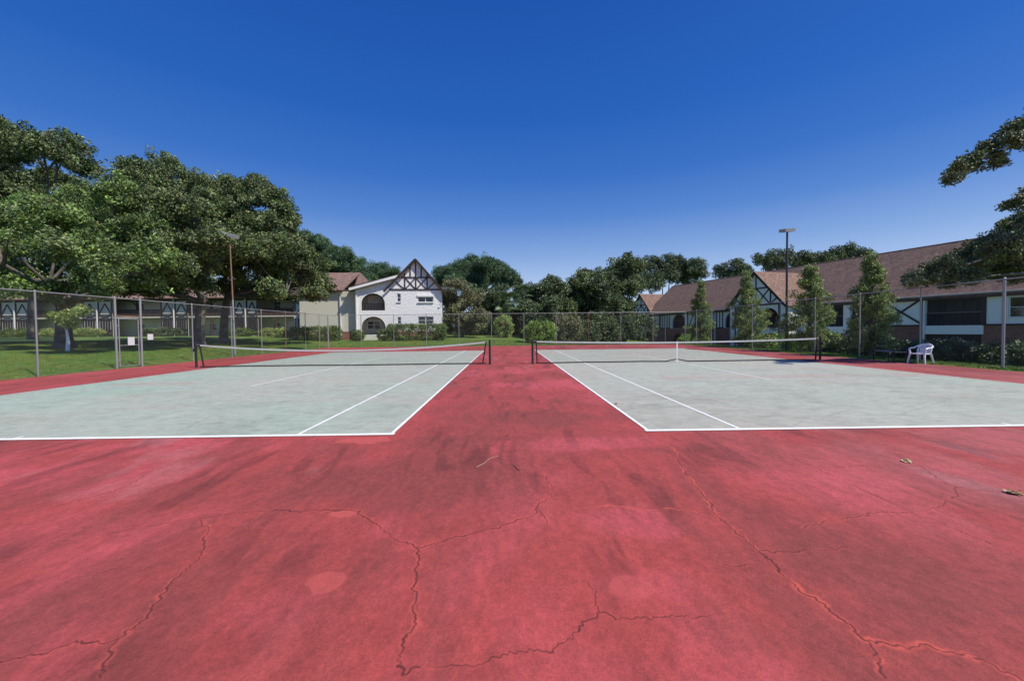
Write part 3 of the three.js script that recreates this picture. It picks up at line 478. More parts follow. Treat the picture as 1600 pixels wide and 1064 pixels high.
  mesh('fascia', boxTo(S0 - .33, eave(.25) - .20, .23, S1 + .38, eave(.25) - .09, .265), M.brown, B);
  mesh('soffit', boxTo(S0 - .3, E - .13, .005, S1 + .35, E - .07, .225), M.cream, B);
  for (const s of [S0, S1 - .25]) { const sh = new THREE.Shape([[-11.2, LOW - .5], [-.225, LOW - .5], [-.225, E - .15], [RZ, RY - .25], [-11.2, E - .15]].map((p) => new THREE.Vector2(...p))); mesh('end_wall', new THREE.ExtrudeGeometry(sh, { depth: .24, bevelEnabled: false }).rotateY(-Math.PI / 2).translate(s + .245, 0, 0), M.paleStucco, B); }
  mesh('rear_wall', boxTo(S0 + .25, LOW - .5, -11.3, S1 - .25, E, -11.1), M.paleStucco, B);
  mesh('verge_board', [stick('x', M.timber, B, .45, eave(.45) - .12, RZ, RY - .12, .2, 0, .05)].map((m) => { B.remove(m); return m.geometry.rotateY(-Math.PI / 2).translate(S0 - .38, 0, 0); }), M.timber, B);
  // a cross wing with a timbered gable: front at z = t
  function gable(c, hw, t, eaveY, apexY, backZ, arches, far) {
    const W_ = mesh('gable_wall', wallShape([[c - hw, LOW - .6], [c + hw, LOW - .6], [c + hw, eaveY], [c, apexY - .12], [c - hw, eaveY]], arches, .24).translate(0, 0, t), M.paleStucco, B);
    mesh('wing_side', [boxTo(c + hw - .24, LOW - .6, t - .245, c + hw, eaveY - .1, far ? -7 : .226), boxTo(c - hw, LOW - .6, t - .245, c - hw + .24, eaveY - .1, far ? -7 : .226)], M.paleStucco, B);
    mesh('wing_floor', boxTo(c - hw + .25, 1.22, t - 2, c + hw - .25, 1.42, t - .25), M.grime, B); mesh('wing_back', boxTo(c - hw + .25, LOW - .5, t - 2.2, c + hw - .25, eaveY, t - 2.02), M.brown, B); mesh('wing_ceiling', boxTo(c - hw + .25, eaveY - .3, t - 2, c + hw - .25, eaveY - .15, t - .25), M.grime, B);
    const k = (apexY - eaveY) / hw, yo = eaveY - .35 * k;
    const e0 = far ? -8 : -.1;
    mesh('roof', slab([V(c + hw + .35, yo, t + .35), V(c + hw + .35, yo, e0), V(c, apexY, backZ), V(c, apexY, t + .35)], .14), M.roofMauve, B);
    mesh('roof', slab([V(c - hw - .35, yo, e0), V(c - hw - .35, yo, t + .35), V(c, apexY - .002, t + .35), V(c, apexY - .002, backZ)], .14), M.roofMauve, B);
    const z = t + .034, G_ = (x0, y0, x1, y1, w = .13) => stick('timber', M.timber, W_, x0, y0, x1, y1, w, z, .06), yA = (f) => lerp(eaveY, apexY - .15, f);
    for (const s of [-1, 1]) stick('verge_board', M.timber, W_, c + s * (hw + .33), yo - .14, c, apexY - .14, .24, t + .372 + s * .003, .04);
    G_(c - hw + .05, eaveY - .06, c + hw - .05, eaveY - .06, .16); G_(c - hw * .5, yA(.5), c + hw * .5, yA(.5), .14);
    for (const f of [-.42, 0, .42]) G_(c + f * hw, yA(.52), c + f * hw, yA(1 - Math.abs(f)) - .12, .12);
    for (const f of [-.5, 0, .5]) G_(c + f * hw, eaveY + .04, c + f * hw, yA(.48), .12);
    for (const s of [-1, 1]) { G_(c + s * .47 * hw, eaveY + .05, c + s * .04 * hw, yA(.47), .11); G_(c + s * .04 * hw, eaveY + .05, c + s * .47 * hw, yA(.47), .108).position.z = .003; G_(c + s * .76 * hw, yA(.22), c + s * .53 * hw, eaveY + .05, .11); }
    return W_;
  }
  const g1 = gable(-11.9, 3.6, 3.0, 4.05, 7.77, -4.5, [archHole(-10.35, FL, 1.15, 2.5, 1.1), archHole(-13.45, FL, 1.15, 2.5, 1.1), archHole(-10.35, LOW + .1, 1.15, .0, .9), archHole(-13.45, LOW + .1, 1.15, 0, .9)], false);
  for (const s of [-9.1, -11.9, -14.7]) stick('timber', M.timber, g1, s, LOW, s, 3.95, .14, 3.034);
  const r2 = [railing(g1, -11.5, -9.2, FL, 2.45, 2.86, M.timber), railing(g1, -14.6, -12.3, FL, 2.45, 2.86, M.timber)];
  gable(-38.45, 3.6, -.6, 3.85, 7.65, -8, [archHole(-39.75, FL, 1.15, 2.2, 1.2), archHole(-39.75, LOW + .1, 1.1, -.4, 1.15)], true);
}

// ---------------------------------------------------------------- left apartments: white gabled house, cream wing, porch wing
const lawnAt = (x, z) => groundY(x, z);
{
  const Z = -39.7, B = thing('gabled_house', 'white stucco house with black timbered gable and two arches', 'building', V(0, 0, 0));
  const x0 = -17.2, x1 = -7.55, y0 = .2;
  const holes = [archHole(-15.25, 3.86, 1.28, 4.62, 1.17), archHole(-15.25, 1.12, 1.30, 1.95, 1.22), rectHole(-12.63, 4.83, -12.2, 5.77), rectHole(-12.63, 2.3, -12.2, 3.12), rectHole(-10.32, 4.78, -8.55, 5.42), rectHole(-10.34, 2.28, -8.57, 3.16)];
  mesh('wall', wallShape([[x0, y0], [x1, y0], [x1, 6.12], [-10.49, 9.5], [-12.25, 7.75], [x0, 6.3]], holes, .28).translate(0, 0, Z), M.stucco, B);
  mesh('side_wall', [boxTo(x0, y0, Z - 10, x0 + .25, 6.2, Z - .285), boxTo(x1 - .25, y0, Z - 10, x1, 6.05, Z - .285)], M.stucco, B);
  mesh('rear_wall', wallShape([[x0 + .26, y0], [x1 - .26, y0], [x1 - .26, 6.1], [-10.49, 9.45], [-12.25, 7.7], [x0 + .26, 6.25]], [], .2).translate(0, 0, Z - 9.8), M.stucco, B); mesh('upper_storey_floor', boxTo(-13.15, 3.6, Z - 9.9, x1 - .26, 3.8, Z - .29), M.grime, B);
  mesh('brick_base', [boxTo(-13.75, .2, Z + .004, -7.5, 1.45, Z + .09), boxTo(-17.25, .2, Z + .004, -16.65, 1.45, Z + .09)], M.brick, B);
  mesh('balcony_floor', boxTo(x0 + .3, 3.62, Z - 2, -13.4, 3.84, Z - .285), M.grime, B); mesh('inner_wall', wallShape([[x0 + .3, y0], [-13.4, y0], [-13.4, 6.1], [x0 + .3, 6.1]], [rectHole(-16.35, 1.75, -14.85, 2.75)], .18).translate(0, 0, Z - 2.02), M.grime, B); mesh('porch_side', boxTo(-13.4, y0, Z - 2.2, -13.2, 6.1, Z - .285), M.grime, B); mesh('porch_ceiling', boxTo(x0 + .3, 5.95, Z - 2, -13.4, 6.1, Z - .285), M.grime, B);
  mesh('step', boxTo(-16.5, .3, Z - 1.9, -14.0, 1.09, Z + .35), M.cream, B);
  mesh('arch_trim', archRing(-15.25, 1.14, 4.62, 1.03, .13, .05, 3.87).translate(0, 0, Z - .14), M.timber, B); mesh('arch_trim', archRing(-15.25, 1.16, 1.95, 1.08, .13, .05, 1.13).translate(0, 0, Z - .14), M.brown, B);
  windowUnit(B, -15.3, 4.75, 1.7, .95, Z - 1.97, { cols: 2, rows: 1, glass: M.blind, ledge: 0 }); windowUnit(B, -15.6, 1.75, 1.5, 1.0, Z - 2.06, { cols: 2, rows: 2, ledge: 0 });
  railing(B, -16.5, -14.0, 3.86, 4.72, Z - .2, M.timber, .16, .05);
  mesh('door', boxTo(-14.4, 1.1, Z - 2.0, -13.6, 3.1, Z - 1.95), M.brown, B);
  windowUnit(B, -12.415, 4.84, .4, .92, Z - .05, { rows: 2, ledge: .16 }); windowUnit(B, -12.415, 2.31, .4, .80, Z - .05, { rows: 2, ledge: .12 });
  windowUnit(B, -9.435, 4.79, 1.74, .62, Z - .05, { cols: 2, rows: 1, ledge: .18 }); mesh('shutter_box', boxTo(-10.4, 5.43, Z + .003, -8.5, 5.62, Z + .09), M.white, B);
  windowUnit(B, -9.455, 2.29, 1.74, .85, Z - .05, { cols: 2, rows: 2, ledge: .12 });
  mesh('vent', boxTo(-8.05, 4.12, Z + .003, -7.85, 4.2, Z + .06), M.lampGrey, B);
  // roofs
  const zf = Z + .4, zb = Z - 10.2;
  mesh('roof', slab([V(-7.15, 5.74, zf), V(-7.15, 5.74, zb), V(-10.49, 9.72, zb), V(-10.49, 9.72, zf)], .14), M.roofPink, B);
  mesh('roof', slab([V(-12.27, 7.62, zb), V(-12.27, 7.62, zf), V(-10.49, 9.718, zf), V(-10.49, 9.718, zb)], .14), M.roofPink, B);
  mesh('roof', slab([V(-17.8, 6.47, zb), V(-17.8, 6.47, zf), V(-12.2, 8.03, zf), V(-12.2, 8.03, zb)], .14), M.roofPink, B);
  const T = (xa, ya, xb, yb, w = .13, z = Z + .034, d = .06) => stick('timber', M.timber, B, xa, ya, xb, yb, w, z, d);
  stick('verge_board', M.timber, B, -14.02, 5.95, -10.49, 9.62, .24, Z + .425, .05); stick('verge_board', M.timber, B, -7.1, 5.68, -10.49, 9.62, .24, Z + .429, .05);
  stick('verge_board', M.white, B, -17.75, 6.22, -12.45, 7.70, .3, Z + .41, .04); stick('timber', M.timber, B, -17.8, 6.40, -12.4, 7.92, .09, Z + .416, .06); stick('timber', M.timber, B, -17.7, 6.02, -12.75, 7.40, .11, Z + .416, .06);
  T(-13.45, 6.24, -7.62, 6.24, .15); T(-12.3, 7.62, -8.7, 7.62, .15);
  for (const [x, y] of [[-11.72, 8.25], [-11.1, 8.85], [-10.49, 9.4], [-9.87, 8.85], [-9.2, 8.2]]) T(x, 7.68, x, y, .13);
  for (const x of [-11.72, -10.49, -9.22]) T(x, 6.3, x, 7.56, .13);
  T(-11.65, 7.55, -10.55, 6.31, .11); T(-11.65, 6.31, -10.55, 7.55, .108, Z + .037); T(-10.43, 7.55, -9.28, 6.31, .11); T(-10.43, 6.31, -9.28, 7.55, .108, Z + .037); T(-12.72, 7.1, -11.78, 6.31, .11); T(-8.4, 7.05, -9.15, 6.31, .11);
  for (const [x, y] of [[-16.65, .2]]) downspout(B, -17.05, .7, 6.2, Z + .02);

  { const a = .13, pv = V(x0, 0, Z); B.rotation.y = a; B.position.copy(pv).sub(pv.clone().applyAxisAngle(V(0, 1, 0), a)); }
  // cream wing
  const C = thing('cream_apartment_wing', 'plain cream apartment wing with brick base between porches and gabled house', 'building', V(0, 0, 0)), zc = -40.35;
  mesh('wall', wallShape([[-23.75, .2], [-17.22, .2], [-17.22, 6.25], [-23.75, 6.25]], [], .25).translate(0, 0, zc), M.cream, C);
  mesh('brick_base', boxTo(-23.8, .2, zc + .004, -17.23, 1.52, zc + .08), M.brick, C);
  mesh('side_wall', [boxTo(-23.75, .2, -51, -23.5, 6.2, zc - .255)], M.cream, C); mesh('roof_hip', slab([V(-17.4, 6.17, zc + .45), V(-17.4, 6.17, -51.6), V(-18.76, 8.99, -45.9), V(-18.76, 8.99, -45.7)], .12), M.roofPink, C);
  downspout(C, -19.06, .9, 6.1, zc + .085); mesh('gutter', boxTo(-24.1, 6.05, zc + .3, -17.3, 6.2, zc + .42), M.brown, C);
  mesh('roof', slab([V(-25, 6.15, zc + .45), V(-18.75, 6.15, zc + .45), V(-18.75, 9.0, -45.8), V(-25, 9.0, -45.8)], .15), M.roofPink, C); mesh('roof', slab([V(-18.75, 6.15, -51.6), V(-25, 6.15, -51.6), V(-25, 8.998, -45.803), V(-18.75, 8.998, -45.803)], .15), M.roofPink, C);

  // porch wing
  const D = thing('porch_apartment_wing', 'two storey half timbered apartment wing with open porches behind the oaks', 'building', V(0, 0, 0)), zd = -48.2, g0 = .85, f1 = 3.72, ey = 6.15, xa = -80, xb = -23.8;
  const panels = [[-74, -70.6], [-66.9, -63.2], [-56.2, -52.4], [-46.0, -42.5], [-36.4, -33.3]], bays = panels.map((p, i) => [p[1], i + 1 < panels.length ? panels[i + 1][0] : -28.6]);
  const openings = bays.flatMap(([a, b]) => [[lerp(a, b, .28), 1.9], [lerp(a, b, .28), f1 + 1.05], [lerp(a, b, .8), f1 + 1.05]]);
  mesh('back_wall', wallShape([[xa, .4], [xb, .4], [xb, ey], [xa, ey]], openings.map(([x, y]) => rectHole(x - .5, y, x + .5, y + .95)), .3).translate(0, 0, zd - 2.2), M.cream, D);
  mesh('rear_wall', [boxTo(xa, .4, -60.1, xb, ey - .1, -59.9), boxTo(xa, f1 - .2, -59.85, xb, f1, zd - 2.52), boxTo(xa - .2, .4, -60.1, xa - .01, ey, zd - .1), boxTo(xb - .2, .4, -59.85, xb, ey - .1, zd - 2.55)], M.cream, D); mesh('upper_floor', boxTo(xa, f1 - .22, zd - 2.19, xb, f1, zd - .1), M.grime, D); mesh('ceiling', boxTo(xa, ey - .2, zd - 2.19, xb, ey - .05, zd - .1), M.grime, D); mesh('plinth', boxTo(xa, .4, zd - 2.19, xb, g0 + .12, zd + .05), M.grime, D);
  mesh('floor_beam', boxTo(xa, f1 - .12, zd - .095, xb, f1 + .03, zd + .02), M.cream, D); mesh('eave_beam', boxTo(xa, ey - .35, zd - .095, xb, ey - .06, zd + .02), M.timber, D);
  mesh('roof', slab([V(xa, ey - .02, zd + .6), V(-24.5, ey - .02, zd + .6), V(-24.5, 9.1, -54), V(xa, 9.1, -54)], .15), M.roofPink, D); mesh('roof', slab([V(-24.5, ey - .02, -60.4), V(xa, ey - .02, -60.4), V(xa, 9.098, -54.003), V(-24.5, 9.098, -54.003)], .15), M.roofPink, D);
  mesh('gutter', boxTo(xa, ey - .14, zd + .56, -24.6, ey, zd + .7), M.brown, D);
  for (const [a, b] of panels) {
    const p = mesh('timber_panel', boxTo(a, g0, zd - .09, b, ey - .36, zd + .0), M.panel, D), m = (a + b) / 2, S = (x0_, y0_, x1_, y1_, w = .11) => stick('timber', M.timber, p, x0_, y0_, x1_, y1_, w, zd + .055, .06);
    downspout(p, m, g0, ey - .1, zd + .09);
    for (const [l, r] of [[a + .05, m - .14], [m + .14, b - .05]]) {
      const c = (l + r) / 2; S(l, g0 + .1, l, ey - .4, .13); S(r, g0 + .1, r, ey - .4, .13);
      S(c, 5.55, l + .1, 4.2, .12); S(c, 5.55, r - .1, 4.2, .12); for (const y of [4.05, 3.45, 1.35, 2.0]) S(l + .07, y, r - .07, y, .11);
      for (const yy of [3.75, 1.68]) { S(l + .1, yy + .2, c, yy + .02, .08); S(c, yy + .02, r - .1, yy + .2, .08); S(l + .1, yy - .2, c, yy - .02, .08).position.z = .004; S(c, yy - .02, r - .1, yy - .2, .08).position.z = .004; }
      for (let k = 1; k < 5; k++) S(lerp(l, r, k / 5), 2.06, lerp(l, r, k / 5), 3.38, .19);
    }
  }
  for (let i = 0; i < panels.length; i++) {
    const a = panels[i][1], b = i + 1 < panels.length ? panels[i + 1][0] : -28.6; if (b < a) continue;
    railing(D, a + .02, b - .02, f1 + .04, f1 + 1.0, zd - .04, M.brown, .16, .1);
    const m = (a + b) / 2;
    for (const y of [g0 + .1, f1 + 1.0]) { const top = y < 2 ? f1 - .13 : ey - .36; stick('porch_post', M.brown, D, m, y, m, top, .13, zd - .04, .12); for (const s of [-1, 1]) stick('brace', M.brown, D, m + s * .07, top - .55, m + s * .6, top - .03, .09, zd - .04, .08); }
    for (const [px, y] of [[lerp(a, b, .28), 1.9], [lerp(a, b, .28), f1 + 1.05], [lerp(a, b, .8), f1 + 1.05]]) windowUnit(D, px, y, 1.0, .95, zd - 2.23, { rows: 2, ledge: 0 });
    mesh('door', boxTo(lerp(a, b, .7) - .45, g0 + .12, zd - 2.2, lerp(a, b, .7) + .45, 3.05, zd - 2.13), M.white, D); railing(D, lerp(a, b, .72), b - .03, g0 + .12, g0 + .95, zd - .04, M.brown, .2, .12);
  }
  const e = mesh('end_panel', boxTo(-28.5, g0, zd - .09, -23.9, ey - .36, zd), M.white, D); for (const [p, q, r, s] of [[-28.35, 4.0, -28.35, 5.7], [-28.3, 5.6, -27.3, 4.8], [-28.3, 4.0, -27.3, 4.8], [-28.4, 3.9, -24, 3.9], [-28.3, 2, -28.3, 3.4], [-27.95, 2, -27.95, 3.4]]) stick('timber', M.timber, e, p, q, r, s, .13, zd + .034);
}

// ---------------------------------------------------------------- foliage
function leafClump(n, leaf, shape = .5, up = .3, ball = 1) {   // n leaves in a ball of radius 1
  const P = [], U = [], K = [];
  for (let i = 0; i < n; i++) {
    const tone = rr(.45, 1.6), warm = rr(.85, 1.2); let c; do c = V(rr(-1, 1), rr(-1, 1), rr(-1, 1)); while (c.length() > 1); c.multiplyScalar(ball);
    const d = V(rr(-1, 1), rr(-.8, .8), rr(-1, 1)).normalize(), nn = V(rr(-1, 1), rr(-1, 1) + up, rr(-1, 1)).normalize(), s = d.clone().cross(nn).normalize(), n2 = s.clone().cross(d), l = leaf * rr(.7, 1.3), w = l * shape * .5;
    const a = c.clone().addScaledVector(d, -l / 2), b = c.clone().addScaledVector(d, l / 2), e = c.clone().addScaledVector(s, w).addScaledVector(n2, w * .35), f = c.clone().addScaledVector(s, -w).addScaledVector(n2, w * .35);
    for (const p of [a, e, b, a, b, f]) { P.push(p.x, p.y, p.z); U.push(0, 0); K.push(tone * warm, tone, tone * .9); }
  }
  const g = new THREE.BufferGeometry(); g.setAttribute('position', new THREE.Float32BufferAttribute(P, 3)); g.setAttribute('uv', new THREE.Float32BufferAttribute(U, 2)); g.setAttribute('color', new THREE.Float32BufferAttribute(K, 3)); g.computeVertexNormals(); return g;
}
const leafMat = (o = {}) => new THREE.MeshPhysicalMaterial({ color: 0xffffff, roughness: .5, transmission: .15, thickness: 0, side: THREE.DoubleSide, ...o });
const LM = leafMat({ vertexColors: true }), LM2 = leafMat({ vertexColors: true, transmission: .4 });
const clumps = { oak: [0, 1, 2].map(() => leafClump(40, .48, .52, .7)), far: [0, 1].map(() => leafClump(34, .50, .55, .7)), pine: [0, 1].map(() => leafClump(60, .7, .14, .6)), bush: [0, 1].map(() => leafClump(30, .52, .55, .6)), near: [0, 1, 2].map(() => leafClump(26, .52, .5, .6)), spray: [0, 1].map(() => leafClump(24, .5, .5, .4)) };
const dummy = new THREE.Object3D(), tint = new THREE.Color();
function foliage(name, parent, geo, spots, colours, mat = LM) {   // spots: [position, size]
  const m = new THREE.InstancedMesh(geo, mat, spots.length); m.name = name; m.castShadow = m.receiveShadow = true;
  spots.forEach(([p, s], i) => { dummy.position.copy(p); dummy.rotation.set(rr(0, 6.28), rr(0, 6.28), rr(0, 6.28)); dummy.scale.set(s * rr(.85, 1.2), s * rr(.7, 1), s * rr(.85, 1.2)); dummy.updateMatrix(); m.setMatrixAt(i, dummy.matrix); const c = colours[Math.floor(rnd() * colours.length)], k = rr(.6, 1.75); m.setColorAt(i, tint.setRGB(c[0] * k * rr(.92, 1.1), c[1] * k, c[2] * k * rr(.85, 1.15))); });
  m.instanceMatrix.needsUpdate = true; m.instanceColor.needsUpdate = true; parent.add(m); m.userData = { kind: 'stuff' }; return m;
}
// lobes: [centre, radius]; clumps gather near each lobe's skin with gaps between them
function fillLobes(lobes, perArea, size, gap = .42, flat = .82) {
  const out = [], dir = (low) => { let d; do d = V(rr(-1, 1), rr(-1, 1), rr(-1, 1)); while (d.lengthSq() > 1 || d.lengthSq() < .02 || d.y < low * d.length()); return d.normalize(); };
  for (const [c, R, , mult = 1] of lobes) {
    const boughs = Math.round(clamp(8 + 6 * R, 9, 24));
    for (let b = 0; b < boughs; b++) {
      const d = dir(-.75), rs = Math.max(size * .9, R * rr(.2, .42)), k = R * rr(.6, 1.2) - rs * .5, q = c.clone().add(V(d.x * k, d.y * k * flat, d.z * k)), n = Math.max(3, Math.round(mult * perArea * 12.6 * rs * rs * rr(.6, 1.2)));
      for (let i = 0; i < n; i++) { const e = dir(-.6), r = rs * (rnd() < .14 ? rr(1, 1.55) : .45 + .6 * Math.sqrt(rnd())); out.push([q.clone().add(V(e.x * r, e.y * r * .72, e.z * r)), size * rr(.6, 1.2)]); }
    }
  }
  return out;
}
const C_oak = [[.080, .122, .040], [.100, .145, .045], [.062, .095, .034], [.12, .155, .058]], C_bright = [[.11, .175, .045], [.135, .21, .055], [.08, .135, .04], [.155, .215, .075]], C_far = [[.068, .105, .042], [.082, .125, .046], [.056, .088, .04], [.098, .138, .056]], C_pine = [[.06, .125, .055], [.08, .15, .065], [.048, .10, .048]], C_olive = [[.14, .155, .068], [.175, .185, .09], [.11, .13, .055], [.20, .195, .12]], C_lime = [[.16, .27, .04], [.20, .32, .05], [.12, .21, .035]], C_hedge = [[.095, .155, .036], [.075, .125, .033], [.125, .19, .043]], C_slim = [[.21, .30, .08], [.27, .34, .11], [.16, .24, .065], [.29, .32, .14]];
const P3 = (list, z, deep = 2.5) => list.map(([px, py, r, dz]) => { const zz = z + (dz ?? rr(-deep, deep)); return [atZ(px, py, zz), r / F * (CP.z - zz)]; });
function tree(name, label, category, base, lobes, { trunkR = .35, fork = .3, geo = 'oak', colours = C_oak, density = 8, size = .42, gap = .42, group, bark = M.bark, lean = V(0, 0, 0), limbs = 99, flat = .82, extra } = {}) {
  const t = thing(name, label, category, base, 0, group), loc = lobes.map(([c, r, bare, mult]) => [c.clone().sub(base), r, bare, mult]);
  const top = loc.reduce((a, [c]) => Math.max(a, c.y), 0), f = V(lean.x, Math.max(1.2, top * fork), lean.z), parts = [];
  parts.push(taper([V(0, -.25, 0), V(lean.x * .12, f.y * .35, lean.z * .12), V(lean.x * .6, f.y * .8, lean.z * .6), f.clone()], [trunkR * 1.18, trunkR * .95, trunkR * .85, trunkR * .62], 12, 16));
  for (let k = 0; k < 5; k++) { const a = k * 1.256 + rr(0, .8); parts.push(taper([V(Math.cos(a) * trunkR * 1.9, -.2, Math.sin(a) * trunkR * 1.9), V(Math.cos(a) * trunkR * 1.05, .1, Math.sin(a) * trunkR * 1.05), V(Math.cos(a) * trunkR * .7, .75, Math.sin(a) * trunkR * .7)], [trunkR * .22, trunkR * .3, trunkR * .16], 7, 8)); }
  const order = loc.map((_, i) => i).filter((i) => !lobes[i][2]), mains = []; for (let i = order.length - 1; i > 0; i--) { const j = Math.floor(rnd() * (i + 1)); [order[i], order[j]] = [order[j], order[i]]; }
  if (extra) parts.push(...extra(base));
  order.slice(0, limbs).forEach((li, j) => {
    const [c, r] = loc[li]; let from = f.clone().add(V(rr(-.1, .1), -.3, rr(-.1, .1))), k = trunkR * rr(.42, .58);
    if (j >= 5) { let best = 1e9; for (const m of mains) { const e = m.at.distanceTo(c); if (e < best) { best = e; from = m.at.clone(); k = m.k * .55; } } }
    const d = c.clone().sub(from), m1 = from.clone().addScaledVector(d, .38).add(V(rr(-.4, .4), rr(.0, .5) * r * .4, rr(-.4, .4))), m2 = from.clone().addScaledVector(d, .72).add(V(rr(-.4, .4), rr(-.2, .3), rr(-.4, .4)));
    if (j < 5) mains.push({ at: m1, k: k * .85 }, { at: m2, k: k * .6 });
    parts.push(taper([from, m1, m2, c.clone()], [k * 1.15, k * .9, k * .55, k * .2], 7, 12));
    for (let q = 0; q < 4; q++) { const e = c.clone().add(V(rr(-1, 1), rr(-.5, .9), rr(-1, 1)).multiplyScalar(r * .85)); parts.push(taper([m2.clone(), m2.clone().lerp(e, .5).add(V(rr(-.3, .3), rr(-.1, .4), rr(-.3, .3))), e], [k * .4, k * .26, k * .07], 5, 6)); }
  });
  mesh('trunk', parts, bark, t);
  const variants = clumps[geo], sp = fillLobes(loc, density, size, gap, flat), crown = new THREE.Group();
  variants.forEach((g, i) => foliage('crown', t, g, sp.filter((_, k) => k % variants.length === i), colours));
  return t;
}
const onLawn = (px, py) => { let y = .4, p; for (let i = 0; i < 12; i++) { p = gnd(px, py, y); y = groundY(p.x, p.z); } p.y = y; return p; };
const standAt = (x, z) => V(x, groundY(x, z), z);

// the oak lawn on the left
const oakA = standAt(-23.8, -25.3), oakB = standAt(-25.6, -30.6), oakC = standAt(-27.8, -19.6), oakD = standAt(-43, -31);
tree('oak_tree', 'big oak with a thick forked pale trunk, standing close behind the lawn fence', 'tree', oakA, P3([[215, 292, 40], [262, 292, 42], [310, 308, 36], [186, 340, 36], [240, 348, 46], [297, 356, 44], [196, 396, 40], [250, 404, 44], [302, 414, 38], [228, 440, 28], [272, 440, 30], [335, 410, 30], [280, 330, 40, 4], [225, 380, 42, 6], [250, 452, 22], [310, 445, 22], [205, 450, 22], [260, 420, 34, 6], [330, 380, 30, 4]], oakA.z, 6), { trunkR: .38, fork: .27, density: 4.1, size: .40, group: 'oaks on the lawn', lean: V(.5, 0, 0) });
tree('oak_tree', 'spreading oak whose trunk rises behind the rusty light pole', 'tree', oakB, P3([[352, 302, 30], [388, 300, 34], [420, 328, 34], [442, 352, 26], [360, 345, 38], [405, 368, 40], [445, 395, 38], [338, 390, 32], [382, 418, 36], [428, 432, 32], [470, 428, 28], [494, 446, 22], [500, 420, 20], [405, 452, 22], [450, 455, 20], [470, 400, 22], [360, 448, 22], [425, 455, 20, 5], [380, 390, 36, 5], [490, 460, 14]], oakB.z, 5.5), { trunkR: .34, fork: .3, density: 4, size: .42, group: 'oaks on the lawn', lean: V(.5, 0, 0) });
tree('oak_tree', 'bright leafy oak with a dark leaning trunk behind the white-trunked sapling', 'tree', oakC, P3([[186, 312, 36], [130, 332, 36], [62, 342, 36], [15, 350, 40], [95, 372, 42], [160, 366, 42], [214, 362, 40], [238, 400, 28], [40, 402, 40], [110, 416, 36], [180, 418, 38], [10, 432, 30], [62, 438, 26], [140, 440, 26], [208, 434, 28], [-40, 385, 50], [-70, 330, 50], [90, 345, 40, 3.5], [30, 450, 22, 4], [90, 455, 22, 2], [170, 455, 20, 3], [235, 440, 20, 1], [130, 395, 38, 5], [-30, 440, 34, 3]], oakC.z, 5), { trunkR: .42, fork: .3, colours: C_bright, density: 4.6, size: .36, group: 'oaks on the lawn', lean: V(.6, 0, .3) });
tree('oak_tree', 'tall dark oak with open branches rising behind the bright leafy oak', 'tree', oakD, P3([[18, 232, 34], [66, 232, 28], [108, 238, 30], [130, 262, 20], [86, 282, 26], [38, 292, 26], [-2, 272, 30], [122, 304, 20], [-36, 230, 42], [2, 200, 16], [-45, 310, 46], [60, 315, 24]], oakD.z, 5), { trunkR: .3, fork: .55, lean: V(1.6, 0, 0), density: 2.6, size: .46, group: 'oaks on the lawn' });
{
  const p = standAt(-25.0, -17.2), t = thing('sapling', 'young sapling with a white-painted trunk under the oaks', 'tree', p); 
  mesh('trunk', [taper([V(0, -.1, 0), V(.05, .7, 0), V(0, 1.5, .05)], [.1, .07, .04], 8, 8)], M.white, t);
  const bs = [V(.9, 2.2, 0), V(-.5, 1.95, .2), V(.25, 1.9, .3), V(-.2, 1.6, -.3), V(.4, 1.5, .2)]; mesh('branch', bs.map((b) => taper([V(0, 1.2, .03), b.clone().multiplyScalar(.6).add(V(0, .5, 0)), b], [.035, .025, .01], 6, 8)), M.barkPale, t);
  foliage('leaves', t, clumps.spray[0], fillLobes(bs.map((b) => [b, .34]), 7, .24, .4), C_slim);
}
// far trees behind the buildings and across the back
tree('pine_tree', 'broad pine rising behind the cream apartment wing', 'tree', standAt(-33, -70), P3([[468, 386, 24], [500, 394, 26], [532, 405, 24], [480, 416, 28], [550, 416, 18], [566, 430, 14], [515, 425, 24], [445, 385, 20]], -70, 3), { geo: 'pine', colours: C_pine, trunkR: .45, fork: .6, density: 1.6, size: .8, gap: .44, group: 'pines' });
tree('pine_tree', 'small rounded pine peeping over the sloping roof of the gabled house', 'tree', standAt(-21.6, -66), P3([[596, 426, 13], [612, 430, 12], [586, 432, 12], [575, 438, 12]], -66, 1.5), { geo: 'pine', colours: C_pine, trunkR: .3, fork: .7, density: 2, size: .7, group: 'pines' });
tree('pine_tree', 'tall umbrella pine with a wide flat crown beside the gabled house', 'tree', standAt(-4.2, -62), P3([[706, 426, 15], [740, 416, 15], [768, 417, 16], [794, 432, 14], [755, 428, 14], [722, 436, 14], [786, 446, 10], [694, 440, 12], [745, 442, 14], [725, 420, 14], [752, 413, 12], [782, 424, 14], [805, 440, 9], [770, 436, 14], [712, 440, 14], [690, 428, 10]], -62, 3), { geo: 'pine', colours: C_pine, trunkR: .42, fork: .62, density: 1.8, size: .7, gap: .44, flat: .7, group: 'pines' });
tree('myrtle_tree', 'pale flowering myrtle at the corner of the hedge', 'tree', standAt(-5.5, -42.5), P3([[713, 452, 20], [700, 468, 19], [735, 468, 22], [720, 492, 25], [744, 498, 20], [702, 500, 18], [728, 512, 16]], -42.5, 1.2), { geo: 'bush', colours: C_olive, trunkR: .16, fork: .28, density: 4, size: .34 });
